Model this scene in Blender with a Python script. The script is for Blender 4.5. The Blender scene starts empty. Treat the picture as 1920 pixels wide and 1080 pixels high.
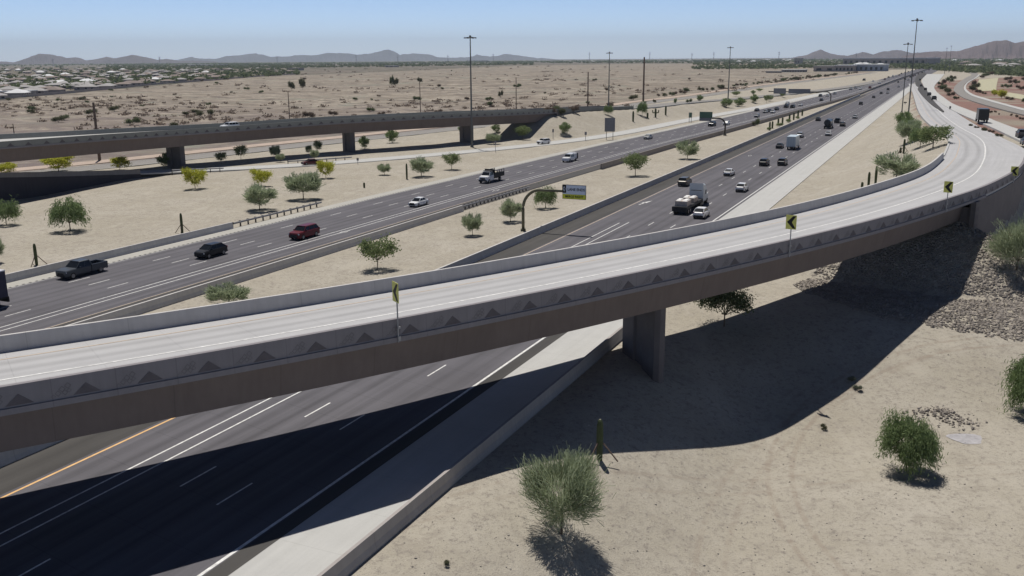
import bpy, bmesh, math, random
import numpy as np
from mathutils import Vector, Matrix
random.seed(7)
SC=bpy.context.scene
# ---------------- camera, sky, sun, exposure ----------------
F=1745.; H=25.6; TILT=math.radians(13.82); ROLL=math.radians(-.4)
cam=bpy.data.cameras.new('camera'); co=bpy.data.objects.new('camera',cam); SC.collection.objects.link(co)
cam.sensor_width=36; cam.lens=F/1920*36; cam.clip_start=.5; cam.clip_end=90000
RM=(Matrix.Rotation(math.pi/2-TILT,3,'X')@Matrix.Rotation(ROLL,3,'Z'))
co.matrix_world=Matrix.Translation((0,0,H))@RM.to_4x4()
SC.camera=co
SUN_EL=math.radians(66.2); SUN_AZ=math.atan2(-.27,.96)
w=bpy.data.worlds.new('World'); SC.world=w; w.use_nodes=True
nt=w.node_tree; sk=nt.nodes.new('ShaderNodeTexSky'); sk.sky_type='NISHITA'; sk.sun_disc=False
sk.sun_elevation=SUN_EL; sk.sun_rotation=SUN_AZ; sk.altitude=300; sk.air_density=1.0; sk.dust_density=.15; sk.ozone_density=4.0
bg=nt.nodes['Background']; bg.inputs['Strength'].default_value=.055
# pale blue near the horizon, deeper overhead and cut down to lower ambient light
tc=nt.nodes.new('ShaderNodeTexCoord'); sx=nt.nodes.new('ShaderNodeSeparateXYZ'); nt.links.new(tc.outputs['Generated'],sx.inputs[0])
def _mr(a,b):
    r=nt.nodes.new('ShaderNodeMapRange'); nt.links.new(sx.outputs[2],r.inputs[0]); r.inputs[1].default_value=a; r.inputs[2].default_value=b; return r
def _mx(f,a,b):
    x=nt.nodes.new('ShaderNodeMix'); x.data_type='VECTOR'; nt.links.new(f,x.inputs[0])
    for i,v in ((4,a),(5,b)):
        if isinstance(v,tuple): x.inputs[i].default_value=v
        else: nt.links.new(v,x.inputs[i])
    return x.outputs[1]
_a=_mx(_mr(0,.07).outputs[0],(2.4,2.85,4.2),(1.5,1.78,2.52)); _b=_mx(_mr(.07,.3).outputs[0],_a,(.36,.40,.54))
vm=nt.nodes.new('ShaderNodeVectorMath'); vm.operation='MULTIPLY'; nt.links.new(sk.outputs[0],vm.inputs[0]); nt.links.new(_b,vm.inputs[1]); nt.links.new(vm.outputs[0],bg.inputs[0])
sl=bpy.data.lights.new('sun','SUN'); sl.energy=5.0; sl.angle=math.radians(.53); sl.color=(1,.95,.88)
so=bpy.data.objects.new('sun',sl); SC.collection.objects.link(so)
sd=Vector((math.sin(SUN_AZ)*math.cos(SUN_EL),math.cos(SUN_AZ)*math.cos(SUN_EL),math.sin(SUN_EL)))
so.rotation_euler=sd.to_track_quat('Z','Y').to_euler(); so.location=(0,0,200)
SC.view_settings.view_transform='Standard'; SC.view_settings.look='None'; SC.view_settings.exposure=-.19
SC.view_settings.gamma=1
# ---------------- geometry helpers ----------------
C=SC.collection
def ray(px,py): return RM@Vector(((px-960)/F,-(py-540)/F,-1))
def P(px,py,z=0.):
    d=ray(px,py); t=(z-H)/d.z; return Vector((d.x*t,d.y*t,z))
def pix(p):
    q=RM.transposed()@(Vector(p)-Vector((0,0,H))); return 960+F*q.x/-q.z,540-F*q.y/-q.z
def hgt(b,ytop):
    lo,hi=0,150
    for _ in range(40):
        m=(lo+hi)/2
        if pix((b[0],b[1],b[2]+m))[1]>ytop: lo=m
        else: hi=m
    return lo
_d=ray(1785,105); D=Vector((_d.x,_d.y,0)).normalized(); N=Vector((D.y,-D.x,0))
def sh(s):
    return float(np.interp(s,[150,210,270,320,395,505,562,686,900,1076,5000],[0,1.5,3,5.5,8.5,12.5,15.5,19.5,22.4,23,23]))
def gl(s): return float(np.interp(s,[800,1100,2000,4000,9000],[0,1.5,12,42,140]))
def FW(s,u,z=0.,left=False):
    p=D*s+N*(u+gl(s)+(sh(s) if left else 0)); return Vector((p.x,p.y,z))
def tag(o,label=None,cat=None,group=None,kind=None):
    if label: o['label']=label
    if cat: o['category']=cat
    if group: o['group']=group
    if kind: o['kind']=kind
    return o
def empty(name,loc=(0,0,0),rz=0,label=None,cat=None,group=None):
    o=bpy.data.objects.new(name,None); C.objects.link(o); o.location=loc; o.rotation_euler=(0,0,rz); o.empty_display_size=.3
    return tag(o,label,cat,group)
def link(name,me,parent=None):
    o=bpy.data.objects.new(name,me); C.objects.link(o)
    if parent: o.parent=parent
    return o
class MB:
    def __init__(s): s.v=[];s.f=[];s.m=[];s.uv=[]
    def poly(s,pts,m=0,uv=None):
        b=len(s.v); s.v+=[tuple(p) for p in pts]; s.f.append(tuple(range(b,b+len(pts)))); s.m.append(m)
        s.uv+= list(uv) if uv else [(0,0)]*len(pts)
    def box(s,c,d,m=0,rz=0,top=1.,topy=None):
        ty=top if topy is None else topy
        cx,cy,cz=c; x,y,z=d[0]/2,d[1]/2,d[2]/2; ca,sa=math.cos(rz),math.sin(rz)
        P8=[]
        for k,(sx,sy) in ((-1,(1,1)),(1,(top,ty))):
            for a,b in ((-1,-1),(1,-1),(1,1),(-1,1)):
                X,Y=a*x*sx,b*y*sy; P8.append((cx+X*ca-Y*sa,cy+X*sa+Y*ca,cz+k*z))
        s.hull8(P8,m)
    def hull8(s,P8,m=0):
        for f in ((3,2,1,0),(4,5,6,7),(0,1,5,4),(1,2,6,5),(2,3,7,6),(3,0,4,7)): s.poly([P8[i] for i in f],m)
    def prism(s,pts,z0,z1,m=0):
        n=len(pts); s.poly([(p[0],p[1],z0) for p in reversed(pts)],m); s.poly([(p[0],p[1],z1) for p in pts],m)
        for i in range(n):
            a,b=pts[i],pts[(i+1)%n]; s.poly([(a[0],a[1],z0),(b[0],b[1],z0),(b[0],b[1],z1),(a[0],a[1],z1)],m)
    def tube(s,pts,rs,m=0,n=6,cap=True):
        rings=[]; pts=[Vector(p) for p in pts]
        if not hasattr(rs,'__len__'): rs=[rs]*len(pts)
        for i,p in enumerate(pts):
            t=(pts[min(i+1,len(pts)-1)]-pts[max(i-1,0)]); t=t.normalized() if t.length>1e-6 else Vector((0,0,1))
            a=t.cross(Vector((0,0,1))); 
            if a.length<.05: a=t.cross(Vector((1,0,0)))
            a.normalize(); b=t.cross(a)
            rings.append([p+(a*math.cos(k*6.28318/n)+b*math.sin(k*6.28318/n))*rs[i] for k in range(n)])
        base=len(s.v)
        for r in rings: s.v+=[tuple(q) for q in r]
        for i in range(len(rings)-1):
            for k in range(n):
                k2=(k+1)%n; s.f.append((base+i*n+k,base+i*n+k2,base+(i+1)*n+k2,base+(i+1)*n+k)); s.m.append(m); s.uv+=[(0,0)]*4
        if cap:
            for r in (0,len(rings)-1):
                f=tuple(base+r*n+k for k in range(n)); s.f.append(f if r else f[::-1]); s.m.append(m); s.uv+=[(0,0)]*n
    def mesh(s,name,mats,smooth=False):
        me=bpy.data.meshes.new(name); me.from_pydata(s.v,[],s.f)
        for m in (mats if isinstance(mats,(list,tuple)) else [mats]): me.materials.append(m)
        me.polygons.foreach_set('material_index',s.m)
        if any(u!=(0,0) for u in s.uv[:400]) or any(u!=(0,0) for u in s.uv):
            l=me.uv_layers.new(name='UVMap'); l.data.foreach_set('uv',np.array(s.uv,dtype=np.float32).ravel())
        if smooth: me.polygons.foreach_set('use_smooth',[True]*len(s.f))
        me.update(); return me
    def obj(s,name,mats,parent=None,smooth=False): return link(name,s.mesh(name,mats,smooth),parent)
def copy_tree(o,parent=None,loc=None,rz=None):
    c=o.copy(); C.objects.link(c)
    if parent: c.parent=parent
    if loc is not None: c.location=loc
    if rz is not None: c.rotation_euler=(0,0,rz)
    for ch in list(o.children): copy_tree(ch,c)
    return c
# ---------------- materials ----------------
MATS={}
class NB:
    def __init__(s,name):
        s.m=bpy.data.materials.new(name); s.m.use_nodes=True; s.t=s.m.node_tree; s.b=s.t.nodes['Principled BSDF']; s.b.inputs['Specular IOR Level'].default_value=.25
    def n(s,ty,**k):
        x=s.t.nodes.new(ty)
        for a,b in k.items(): setattr(x,a,b)
        return x
    def l(s,a,b): s.t.links.new(a,b)
    def math(s,op,a,b=None,c=None):
        x=s.n('ShaderNodeMath',operation=op)
        for i,v in enumerate((a,b,c)):
            if v is None: continue
            if isinstance(v,(int,float)): x.inputs[i].default_value=v
            else: s.l(v,x.inputs[i])
        return x.outputs[0]
    def mix(s,f,a,b):
        x=s.n('ShaderNodeMix',data_type='RGBA')
        for i,v in ((0,f),(6,a),(7,b)):
            if isinstance(v,(int,float)): x.inputs[i].default_value=v
            elif isinstance(v,tuple): x.inputs[i].default_value=(*v,1)
            else: s.l(v,x.inputs[i])
        return x.outputs[2]
    def noise(s,sc,vec=None,det=4,rough=.6,dist=0):
        x=s.n('ShaderNodeTexNoise'); x.inputs['Scale'].default_value=sc; x.inputs['Detail'].default_value=det; x.inputs['Roughness'].default_value=rough; x.inputs['Distortion'].default_value=dist
        if vec is not None: s.l(vec,x.inputs['Vector'])
        return x.outputs['Fac']
    def ramp(s,f,a,b):
        x=s.n('ShaderNodeMapRange'); s.l(f,x.inputs[0]); x.inputs[1].default_value=a; x.inputs[2].default_value=b; return x.outputs[0]
    def pos(s): return s.n('ShaderNodeNewGeometry').outputs['Position']
    def xyz(s,v):
        x=s.n('ShaderNodeSeparateXYZ'); s.l(v,x.inputs[0]); return x.outputs
    def map(s,v,sc,rz=0):
        x=s.n('ShaderNodeMapping'); s.l(v,x.inputs[0]); x.inputs['Scale'].default_value=sc; x.inputs['Rotation'].default_value=(0,0,rz); return x.outputs[0]
    def col(s,c): 
        if isinstance(c,tuple): s.b.inputs['Base Color'].default_value=(*c,1)
        else: s.l(c,s.b.inputs['Base Color'])
    def bump(s,h,st=.3,d=.05):
        x=s.n('ShaderNodeBump'); x.inputs['Strength'].default_value=st; x.inputs['Distance'].default_value=d; s.l(h,x.inputs['Height']); s.l(x.outputs[0],s.b.inputs['Normal'])
    def r(s,v): s.b.inputs['Roughness'].default_value=v
def simple(name,c,rough=.7,metal=0,var=.12,sc=2.,coat=0,world=True,bump=0):
    if name in MATS: return MATS[name]
    b=NB(name); b.r(rough); b.b.inputs['Metallic'].default_value=metal
    if coat: b.b.inputs['Coat Weight'].default_value=coat
    if var:
        v=b.pos() if world else b.n('ShaderNodeTexCoord').outputs['Object']
        f=b.noise(sc,v,5,.65); f=b.ramp(f,.3,.7)
        b.col(b.mix(f,tuple(x*(1-var) for x in c),tuple(min(1,x*(1+var)) for x in c)))
        if bump: b.bump(f,bump)
    else: b.col(c)
    MATS[name]=b.m; return b.m
def asphalt_mat(name,base,lane_us,seam=True):
    b=NB(name); b.r(.85)
    uv=b.n('ShaderNodeUVMap').outputs[0]; X=b.xyz(uv)
    f1=b.noise(.9,b.map(uv,(1.2,.02,1)),4,.6)      # streaks along traffic
    f2=b.noise(.12,b.pos(),4,.6); f3=b.noise(9,b.pos(),3,.7)
    tr=None
    for u in lane_us:
        for o in (-.85,.85):
            d=b.math('ABSOLUTE',b.math('SUBTRACT',X[0],u+o)); g=b.ramp(d,.5,.0)
            tr=g if tr is None else b.math('MAXIMUM',tr,g)
    k=b.math('ADD',b.math('MULTIPLY',b.math('SUBTRACT',f1,.5),.95),b.math('MULTIPLY',b.math('SUBTRACT',f2,.5),.55))
    k=b.math('ADD',k,b.math('MULTIPLY',b.math('SUBTRACT',f3,.5),.25))
    if tr is not None: k=b.math('SUBTRACT',k,b.math('MULTIPLY',tr,.2))
    k=b.math('ADD',k,1.0)
    if seam:
        ph=b.math('FLOORED_MODULO',b.math('ADD',X[1],b.math('MULTIPLY',X[0],.18)),4.6)
        ln=b.math('LESS_THAN',ph,.05); k=b.math('SUBTRACT',k,b.math('MULTIPLY',ln,.22))
    c=b.n('ShaderNodeVectorMath',operation='SCALE'); c.inputs[0].default_value=base; b.l(k,c.inputs[3])
    b.col(c.outputs[0]); b.bump(f3,.15,.02); return b.m
M_ASP=asphalt_mat('asphalt',(.112,.108,.12),[-47.9,-42.8,-39.1,-35,-80.7,-85.1,-88.5,-91.8,-95.4])
M_ASP2=asphalt_mat('shoulder_asphalt',(.066,.063,.06),[],False)
def conc_mat(name,base,tracks=(),streak=.25,joint=4.6):
    b=NB(name); b.r(.8)
    uv=b.n('ShaderNodeUVMap').outputs[0]; X=b.xyz(uv)
    f1=b.noise(1.1,b.map(uv,(1.6,.03,1)),5,.65); f2=b.noise(.25,b.pos(),5,.65); f3=b.noise(6,b.pos(),3,.7)
    k=b.math('ADD',b.math('MULTIPLY',b.math('SUBTRACT',f1,.5),streak),b.math('MULTIPLY',b.math('SUBTRACT',f2,.5),.22))
    k=b.math('ADD',k,b.math('MULTIPLY',b.math('SUBTRACT',f3,.5),.12))
    for u,wd,a in tracks:
        d=b.math('ABSOLUTE',b.math('SUBTRACT',X[0],u)); k=b.math('SUBTRACT',k,b.math('MULTIPLY',b.ramp(d,wd,wd*.3),a))
    if joint:
        ln=b.math('LESS_THAN',b.math('FLOORED_MODULO',X[1],joint),.05); k=b.math('SUBTRACT',k,b.math('MULTIPLY',ln,.12))
    k=b.math('ADD',k,1.0)
    c=b.n('ShaderNodeVectorMath',operation='SCALE'); c.inputs[0].default_value=base; b.l(k,c.inputs[3])
    b.col(c.outputs[0]); b.bump(f3,.1,.02); return b.m
M_CON=conc_mat('pavement_concrete',(.45,.45,.435))
M_DECK=conc_mat('bridge_deck_concrete',(.415,.415,.42),[(-2.6,.5,.17),(-1.0,.5,.17),(.1,.3,.08)],.38)
M_GUT=conc_mat('gutter_concrete',(.40,.39,.355),(),.4,3)
def barrier_mat(name,base,vjoint=6.1):
    b=NB(name); b.r(.85); uv=b.n('ShaderNodeUVMap').outputs[0]; X=b.xyz(uv)
    f2=b.noise(.35,b.pos(),5,.65); f3=b.noise(1.,b.map(b.pos(),(2.5,2.5,.25)),4,.6)
    k=b.math('ADD',b.math('MULTIPLY',b.math('SUBTRACT',f2,.5),.35),b.math('MULTIPLY',b.math('SUBTRACT',f3,.5),.28))
    ln=b.math('LESS_THAN',b.math('FLOORED_MODULO',X[1],vjoint),.05); k=b.math('SUBTRACT',k,b.math('MULTIPLY',ln,.16)); k=b.math('ADD',k,1.)
    c=b.n('ShaderNodeVectorMath',operation='SCALE'); c.inputs[0].default_value=base; b.l(k,c.inputs[3]); b.col(c.outputs[0]); return b.m
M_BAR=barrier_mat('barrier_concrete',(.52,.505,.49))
M_PAR=barrier_mat('parapet_paint',(.225,.21,.22),3.05)
M_RELIEF=simple('relief_brown_paint',(.12,.108,.115),.85)
M_RELIEF2=simple('relief_grey_paint',(.16,.15,.155),.85)
M_GIR=barrier_mat('girder_paint',(.17,.138,.125),6.1)
M_PIER=simple('pier_paint',(.15,.135,.135),.85,0,.12,.6)
M_WHITE=simple('white_road_paint',(.66,.66,.64),.6,0,.3,2.5)
M_WORN=simple('worn_road_paint',(.42,.42,.42),.7,0,.3,1.5)
M_YEL=simple('yellow_road_paint',(.72,.45,.20),.6,0,.14,1.2)
M_PEACH=simple('faded_yellow_paint',(.50,.41,.32),.6,0,.2,1.2)
M_STEEL=simple('galvanised_steel',(.33,.33,.34),.5,.4,.1,3)
M_DKSTEEL=simple('dark_steel',(.07,.065,.06),.55,.3,.1,3)
M_WOOD=simple('weathered_wood',(.16,.12,.095),.9,0,.25,3)
M_SIGNPOLE=simple('sign_pole_brown',(.13,.125,.085),.6,.2,.1,3)
def terr_plateau_z(Y):
    t=min(1,max(0,(Y-260)/470.)); t=t*t*(3-2*t)*.35+t*.65; return 9.0*(1-t)+.1*t
# ---------------- terrain ----------------
def PZ(px,py,off=0):          # pixel onto the raised plateau on the right
    z=5.
    for _ in range(60):
        p=P(px,py,z); z=.6*z+.4*(terr_plateau_z(p.y)+off)
    p=P(px,py,z); return p
RIN_px=[(1806,291),(1800,273),(1777,257),(1742,232),(1722,205),(1711,172),(1704,157)]
ramp_out=[(-60,22.5),(-42,33.5),(-33.5,38.5),(-25.3,43.4),(-20.2,46.6),(-14.5,50.3),(-7.4,55),(0,60.6),(9.6,68),(21.8,77.8),(34.3,88.9),(47.5,102),(60.2,116.4),(73.0,134)]
# smooth curve through outer edge, 10.5 m wide, then follow inner curb points of the far part
def dense(pts,step=2.):
    pts=[Vector((*p[:2],p[2] if len(p)>2 else 0)) for p in pts]; out=[]
    n=len(pts)
    for i in range(n-1):
        p0,p1,p2,p3=pts[max(i-1,0)],pts[i],pts[i+1],pts[min(i+2,n-1)]
        L=(p2-p1).length; k=max(1,int(L/step))
        for j in range(k):
            t=j/k
            out.append(.5*((2*p1)+(p2-p0)*t+(2*p0-5*p1+4*p2-p3)*t*t+(3*p1-p0-3*p2+p3)*t**3))
    out.append(pts[-1]); return out
def smooth_line(pts,it=8):
    pts=[p.copy() for p in pts]
    for _ in range(it):
        q=[p.copy() for p in pts]
        for i in range(1,len(pts)-1): q[i]=(pts[i-1]+pts[i]*2+pts[i+1])/4
        pts=q
    return pts
def normals(pts):
    ns=[]
    for i in range(len(pts)):
        t=pts[min(i+1,len(pts)-1)]-pts[max(i-1,0)]; t.z=0; t.normalize(); ns.append(Vector((t.y,-t.x,0)))   # right side
    return ns
RW=10.6
o1=dense(ramp_out,2.); o1=smooth_line(o1,30); nn=normals(o1)
cen=[p-n*RW/2 for p,n in zip(o1,nn)]
far_in=[PZ(*q) for q in RIN_px[1:]]
fi=dense([(*p[:2],p.z) for p in far_in],4.); fi=smooth_line(fi,6)
cen2=[p+n*RW/2 for p,n in zip(fi,normals(fi))]
cpts=[(p.x,p.y,9.0) for p in cen]+[(p.x,p.y,p.z) for p in cen2[2:]]
RC=smooth_line(dense([cpts[i] for i in range(0,len(cpts),4)]+[cpts[-1]],2.),40)
for p in RC:
    p.z=8.95 if p.y<200 else terr_plateau_z(p.y)
def ypix(y): return min(range(len(RC)),key=lambda i:abs(RC[i].y-y))
RN=normals(RC)
I_AB=min([i for i in range(len(RC)) if RC[i].y<140],key=lambda i:abs(pix(RC[i]+RN[i]*RW/2)[0]-1826))
def PT(pts,ns,i,o,z=0.):
    if pts is RC:
        if o>0: o_add=WID[i]*o/(RW/2) if WID else 0
        else: o_add=0
        f=1-min(1,max(0,(RC[i].y-112)/45)); k=1+.236*f; oo=RW/2-(RW/2-o)*k; dz=z-.055*f*max(0,RW/2-oo); return pts[i]+ns[i]*(oo+o_add)+Vector((0,0,dz))
    if pts is LC and o<0: o*=1+max(0,min(4.5,(-70-LC[i].x)*.062))
    return pts[i]+ns[i]*o+Vector((0,0,z))
LC=None; WID=None
def ribbon(mb,pts,ns,a,b,z0,thick=.0,m=0,skirt=0,i0=0,i1=None,s0=0):
    """sheet between offsets a<b (to the right) following pts; uv = (offset, distance)"""
    i1=len(pts) if i1 is None else i1; d=s0
    for i in range(i0,i1-1):
        p,q=pts[i],pts[i+1]; L=(q-p).length
        fa=a(i) if callable(a) else a; fa2=a(i+1) if callable(a) else a; fb=b(i) if callable(b) else b; fb2=b(i+1) if callable(b) else b
        A=PT(pts,ns,i,fa);B=PT(pts,ns,i,fb);B2=PT(pts,ns,i+1,fb2);A2=PT(pts,ns,i+1,fa2)
        Z=Vector((0,0,z0))
        mb.poly([A+Z,B+Z,B2+Z,A2+Z],m,[(fa,d),(fb,d),(fb2,d+L),(fa2,d+L)])
        if skirt:
            S=Vector((0,0,skirt))
            mb.poly([A+Z-S,A+Z,A2+Z,A2+Z-S],m,[(fa,d),(fa,d),(fa2,d+L),(fa2,d+L)])
            mb.poly([B+Z,B+Z-S,B2+Z-S,B2+Z],m,[(fb,d),(fb,d),(fb2,d+L),(fb2,d+L)])
        d+=L
def sweep(mb,pts,ns,prof,m=0,i0=0,i1=None,caps=True):
    """prof: closed list of (offset,z) swept along pts"""
    i1=len(pts) if i1 is None else i1; d=0; k=len(prof)
    for i in range(i0,i1-1):
        L=(pts[i+1]-pts[i]).length
        R0=[PT(pts,ns,i,o,z) for o,z in prof]; R1=[PT(pts,ns,i+1,o,z) for o,z in prof]
        for j in range(k):
            j2=(j+1)%k; mb.poly([R0[j],R0[j2],R1[j2],R1[j]],m,[(prof[j][0],d),(prof[j2][0],d),(prof[j2][0],d+L),(prof[j][0],d+L)])
        if caps and i==i0: mb.poly(R0[::-1],m)
        if caps and i==i1-2: mb.poly(R1,m)
        d+=L
# the outer edge swings wider than the inner kerb beyond the abutment
_oe=dense([(60.2,116.4),(73.2,134),(84.5,153),(95.1,173.5),(107,211.5),(121.5,258.3),(138,303)],1.)
def _wid(i):
    c=RC[i]; n=RN[i]
    if c.y<108 or c.y>290: return 0.
    best=min(_oe,key=lambda q:abs((q.x-c.x)*-n.y+(q.y-c.y)*n.x)+(0 if (q-c).length<30 else 99)); return max(0.,(best.x-c.x)*n.x+(best.y-c.y)*n.y-RW/2)
WID=[_wid(i) for i in range(len(RC))]
for _ in range(10): WID=[(WID[max(i-1,0)]+2*WID[i]+WID[min(i+1,len(WID)-1)])/4 for i in range(len(WID))]
# left flyover
_lb=[(0,266,10.8),(99,261,10.8),(175,254,10.4),(350,242,9.6),(480,233,9.5),(655,221,9.8),(880,211,9.7),(1040,205,8.3),(1130,201,6.8),(1222,197.5,5.4),(1300,192.5,3.6),(1400,185,2.4),(1500,175,1.3),(1600,163,.7),(1660,151,.2)]
_p=[P(x,y,z) for x,y,z in _lb]; _z=[z-(1.05 if x<1250 else 0) for x,y,z in _lb]
lb_out=[(-160,112),(-130,145)]+[(p.x,p.y) for p in _p]
LO=smooth_line(dense(lb_out,3.),30); LN=normals(LO); LW=11.6
LC=[p-n*LW/2 for p,n in zip(LO,LN)]
for p in LC: p.z=float(np.interp(p.x+LW*.4,[q.x for q in _p],_z))
LC=smooth_line(LC,20)
LN=normals(LC)
I_LAB=min(range(len(LC)),key=lambda i:(pix(LC[i]+LN[i]*5.8+Vector((0,0,1)))[0]-1048)**2)
lr_px=[(-160,330,4.6),(0,331,3.4),(150,327,1.5),(300,321,.15),(480,315),(620,306.5),(730,297),(860,286),(955,277),(1135,255),(1285,226),(1360,212.5),(1440,197.5),(1560,171.5),(1640,155)]
LR=smooth_line(dense([tuple(P(*(q+(0.,))[:3])) for q in lr_px],4.),25); LRN=normals(LR); LRs=[p.xy for p in LR[::5]]
fr_px=[(-300,352),(0,333),(125,319),(300,302),(480,281),(655,263),(855,241),(1000,226),(1100,212),(1220,191.5),(1300,182),(1380,170),(1440,161),(1560,146),(1640,136)]
FR=smooth_line(dense([tuple(P(*q,0.)) for q in fr_px],6.),10); FRN=normals(FR); FRs=[p.xy for p in FR[::6]]
LRpoly=[(p+n*2.).xy for p,n in zip(LR,LRN)][:60:3]; LRpoly=[Vector((LRpoly[0].x-200,LRpoly[0].y-30))]+LRpoly+[Vector((LRpoly[-1].x,0)),Vector((LRpoly[0].x-200,0))]
# plateau polygon (right of ramp)
poly=[PT(RC,RN,i,-RW/2-.5).xy for i in range(I_AB,len(RC),6)]+[(RC[-1]-RN[-1]*6).xy]
poly+=[Vector((900,1500)),Vector((900,260)),Vector((420,200)),Vector((210,168)),Vector((128,172)),Vector((103,166))]
poly+=[(RC[i]+RN[i]*(RW/2-1.4+WID[i])).xy for i in list(range(I_AB,ypix(158)))[::-6]]
OUTP0=RC[I_AB]+RN[I_AB]*60
OUTP=[(RC[i]+RN[i]*(RW/2-1.5+WID[i])).xy for i in range(I_AB,ypix(170),4)]+[Vector((300,175)),Vector((300,40)),Vector((OUTP0.x,OUTP0.y))]
strip2=[(p.xy) for p in LC[I_LAB::5]]; strip2z=[p.z for p in LC[I_LAB::5]]
def seg_dist(X,Y,a,b):
    dx,dy=b[0]-a[0],b[1]-a[1]; L2=dx*dx+dy*dy+1e-9
    t=np.clip(((X-a[0])*dx+(Y-a[1])*dy)/L2,0,1); return np.hypot(X-a[0]-t*dx,Y-a[1]-t*dy),t
def inside(X,Y,pl):
    ins=np.zeros(X.shape,bool); n=len(pl)
    for i in range(n):
        a,b=pl[i],pl[(i+1)%n]
        c=((a[1]>Y)!=(b[1]>Y))&(X<(b[0]-a[0])*(Y-a[1])/((b[1]-a[1])+1e-12)+a[0]); ins^=c
    return ins
def plat_np(Y):
    t=np.clip((Y-260)/470.,0,1); t=t*t*(3-2*t)*.35+t*.65; return 9.0*(1-t)+.1*t
def sst(x,a,b):
    t=np.clip((x-a)/(b-a),0,1); return t*t*(3-2*t)
def terr(X,Y):
    X=np.asarray(X,float);Y=np.asarray(Y,float)
    S=X*D.x+Y*D.y; U=X*N.x+Y*N.y
    z=np.full(X.shape,-.12)
    # basin right of the freeway in the foreground, medians slightly dished
    z-=4.0*sst(U,-24,-9)*(1-sst(Y,69,97))
    inl=inside(X,Y,LRpoly); z-=np.where(inl,1.3*sst(-X,84,100)*sst(Y,135,158)*sst(-U,104,120),0)
    dl=np.full(X.shape,1e9); zl=np.zeros(X.shape)
    for i in range(0,39,3):
        di,t=seg_dist(X,Y,LR[i],LR[i+3]); up=di<dl; zl=np.where(up,LR[i].z+t*(LR[i+3].z-LR[i].z),zl); dl=np.minimum(dl,di)
    z=np.where(inl,z,np.maximum(z,zl-.25-.16*dl))
    z-=.5*np.clip(1-np.abs(U+64.5)/9,0,1)*(1-sst(S,120,260))
    z+=.5*(np.sin(X*.011+1.3)*np.sin(Y*.007))*sst(-U,190,300)*(1-sst(Y,1200,2500))
    z+=.07*np.sin(X*.31+Y*.17)*np.sin(Y*.23-X*.11)*(sst(U,-20,-10)+sst(-U,104,112))
    # right plateau
    d=np.full(X.shape,1e9); dz=np.zeros(X.shape); n=len(poly)
    for i in range(n):
        a,b=poly[i],poly[(i+1)%n]; di,t=seg_dist(X,Y,a,b); yy=a[1]+t*(b[1]-a[1]); up=di<d
        d=np.where(up,di,d); dz=np.where(up,plat_np(yy),dz)
    ins=inside(X,Y,poly)
    lowr=.28+.85*(1-sst(Y,135,172))+1.9*(1-sst(Y,113,122)); ph=np.where(ins,plat_np(Y)-lowr,dz-lowr-.4*np.maximum(d,0))
    ph=ph-np.where(inside(X,Y,OUTP),4.4*sst(d,0,1.3)*(1-sst(Y,138,172)),0)
    ph=np.minimum(ph,-.12+.55*np.maximum(U+25.6-(.0063*np.maximum(Y,0)+.5),0))   # never onto the freeway
    z=np.maximum(z,ph)
    # left embankment
    d=np.full(X.shape,1e9); dz=np.zeros(X.shape)
    for i in range(len(strip2)-1):
        di,t=seg_dist(X,Y,strip2[i],strip2[i+1]); zz=strip2z[i]+t*(strip2z[i+1]-strip2z[i]); up=di<d
        d=np.where(up,di,d); dz=np.where(up,zz,dz)
    eh=dz-.3-.36*np.maximum(d-LW/2-.8,0)
    Us=U-np.interp(S,[150,210,270,320,395,505,562,686,900,1076,5000],[0,1.5,3,5.5,8.5,12.5,15.5,19.5,22.4,23,23])
    cap=np.minimum(-.12+.38*np.maximum(-Us-101.5,0),30.)
    for ln,w_ in ((LRs,5.2),(FRs,5.5)):
        dd=np.full(X.shape,1e9)
        for i in range(len(ln)-1): di,t=seg_dist(X,Y,ln[i],ln[i+1]); dd=np.minimum(dd,di)
        cap=np.minimum(cap,-.12+.38*np.maximum(dd-w_,0))
    z=np.where(Us<-100.5,np.maximum(z,np.minimum(eh,cap)),z)
    return z
def TP(px,py):
    d=ray(px,py); n=400
    t=np.geomspace(8,30000,n); X=d.x*t;Y=d.y*t;Z=H+d.z*t; g=Z-terr(X,Y); k=int(np.argmax(g<0))
    lo,hi=t[k-1],t[k]
    for _ in range(3):
        tt=np.linspace(lo,hi,60); g=H+d.z*tt-terr(d.x*tt,d.y*tt); k=max(1,int(np.argmax(g<0))); lo,hi=tt[k-1],tt[k]
    x,y=d.x*hi,d.y*hi; return Vector((x,y,float(terr(np.array([x]),np.array([y]))[0])))
# ground sheet
ys=list(np.arange(-60,14,6.))+list(np.arange(14,420,1.7)); y=420.
while y<42000: ys.append(y); y*=1.016
ys=np.array(ys); nc=260; us=np.linspace(-1,1,nc)
XX=us[None,:]*(.82*np.maximum(ys,0)+70)[:,None]; YY=np.repeat(ys[:,None],nc,1)
ZZ=terr(XX,YY)
me=bpy.data.meshes.new('ground'); nr=len(ys)
vv=np.stack([XX,YY,ZZ],-1).reshape(-1,3)
idx=np.arange(nr*nc).reshape(nr,nc); ff=np.stack([idx[:-1,:-1],idx[:-1,1:],idx[1:,1:],idx[1:,:-1]],-1).reshape(-1,4)
me.vertices.add(len(vv)); me.vertices.foreach_set('co',vv.ravel()); me.loops.add(ff.size); me.loops.foreach_set('vertex_index',ff.ravel())
me.polygons.add(len(ff)); me.polygons.foreach_set('loop_start',np.arange(0,ff.size,4)); me.polygons.foreach_set('use_smooth',np.ones(len(ff),bool)); me.update(); me.validate()
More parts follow.
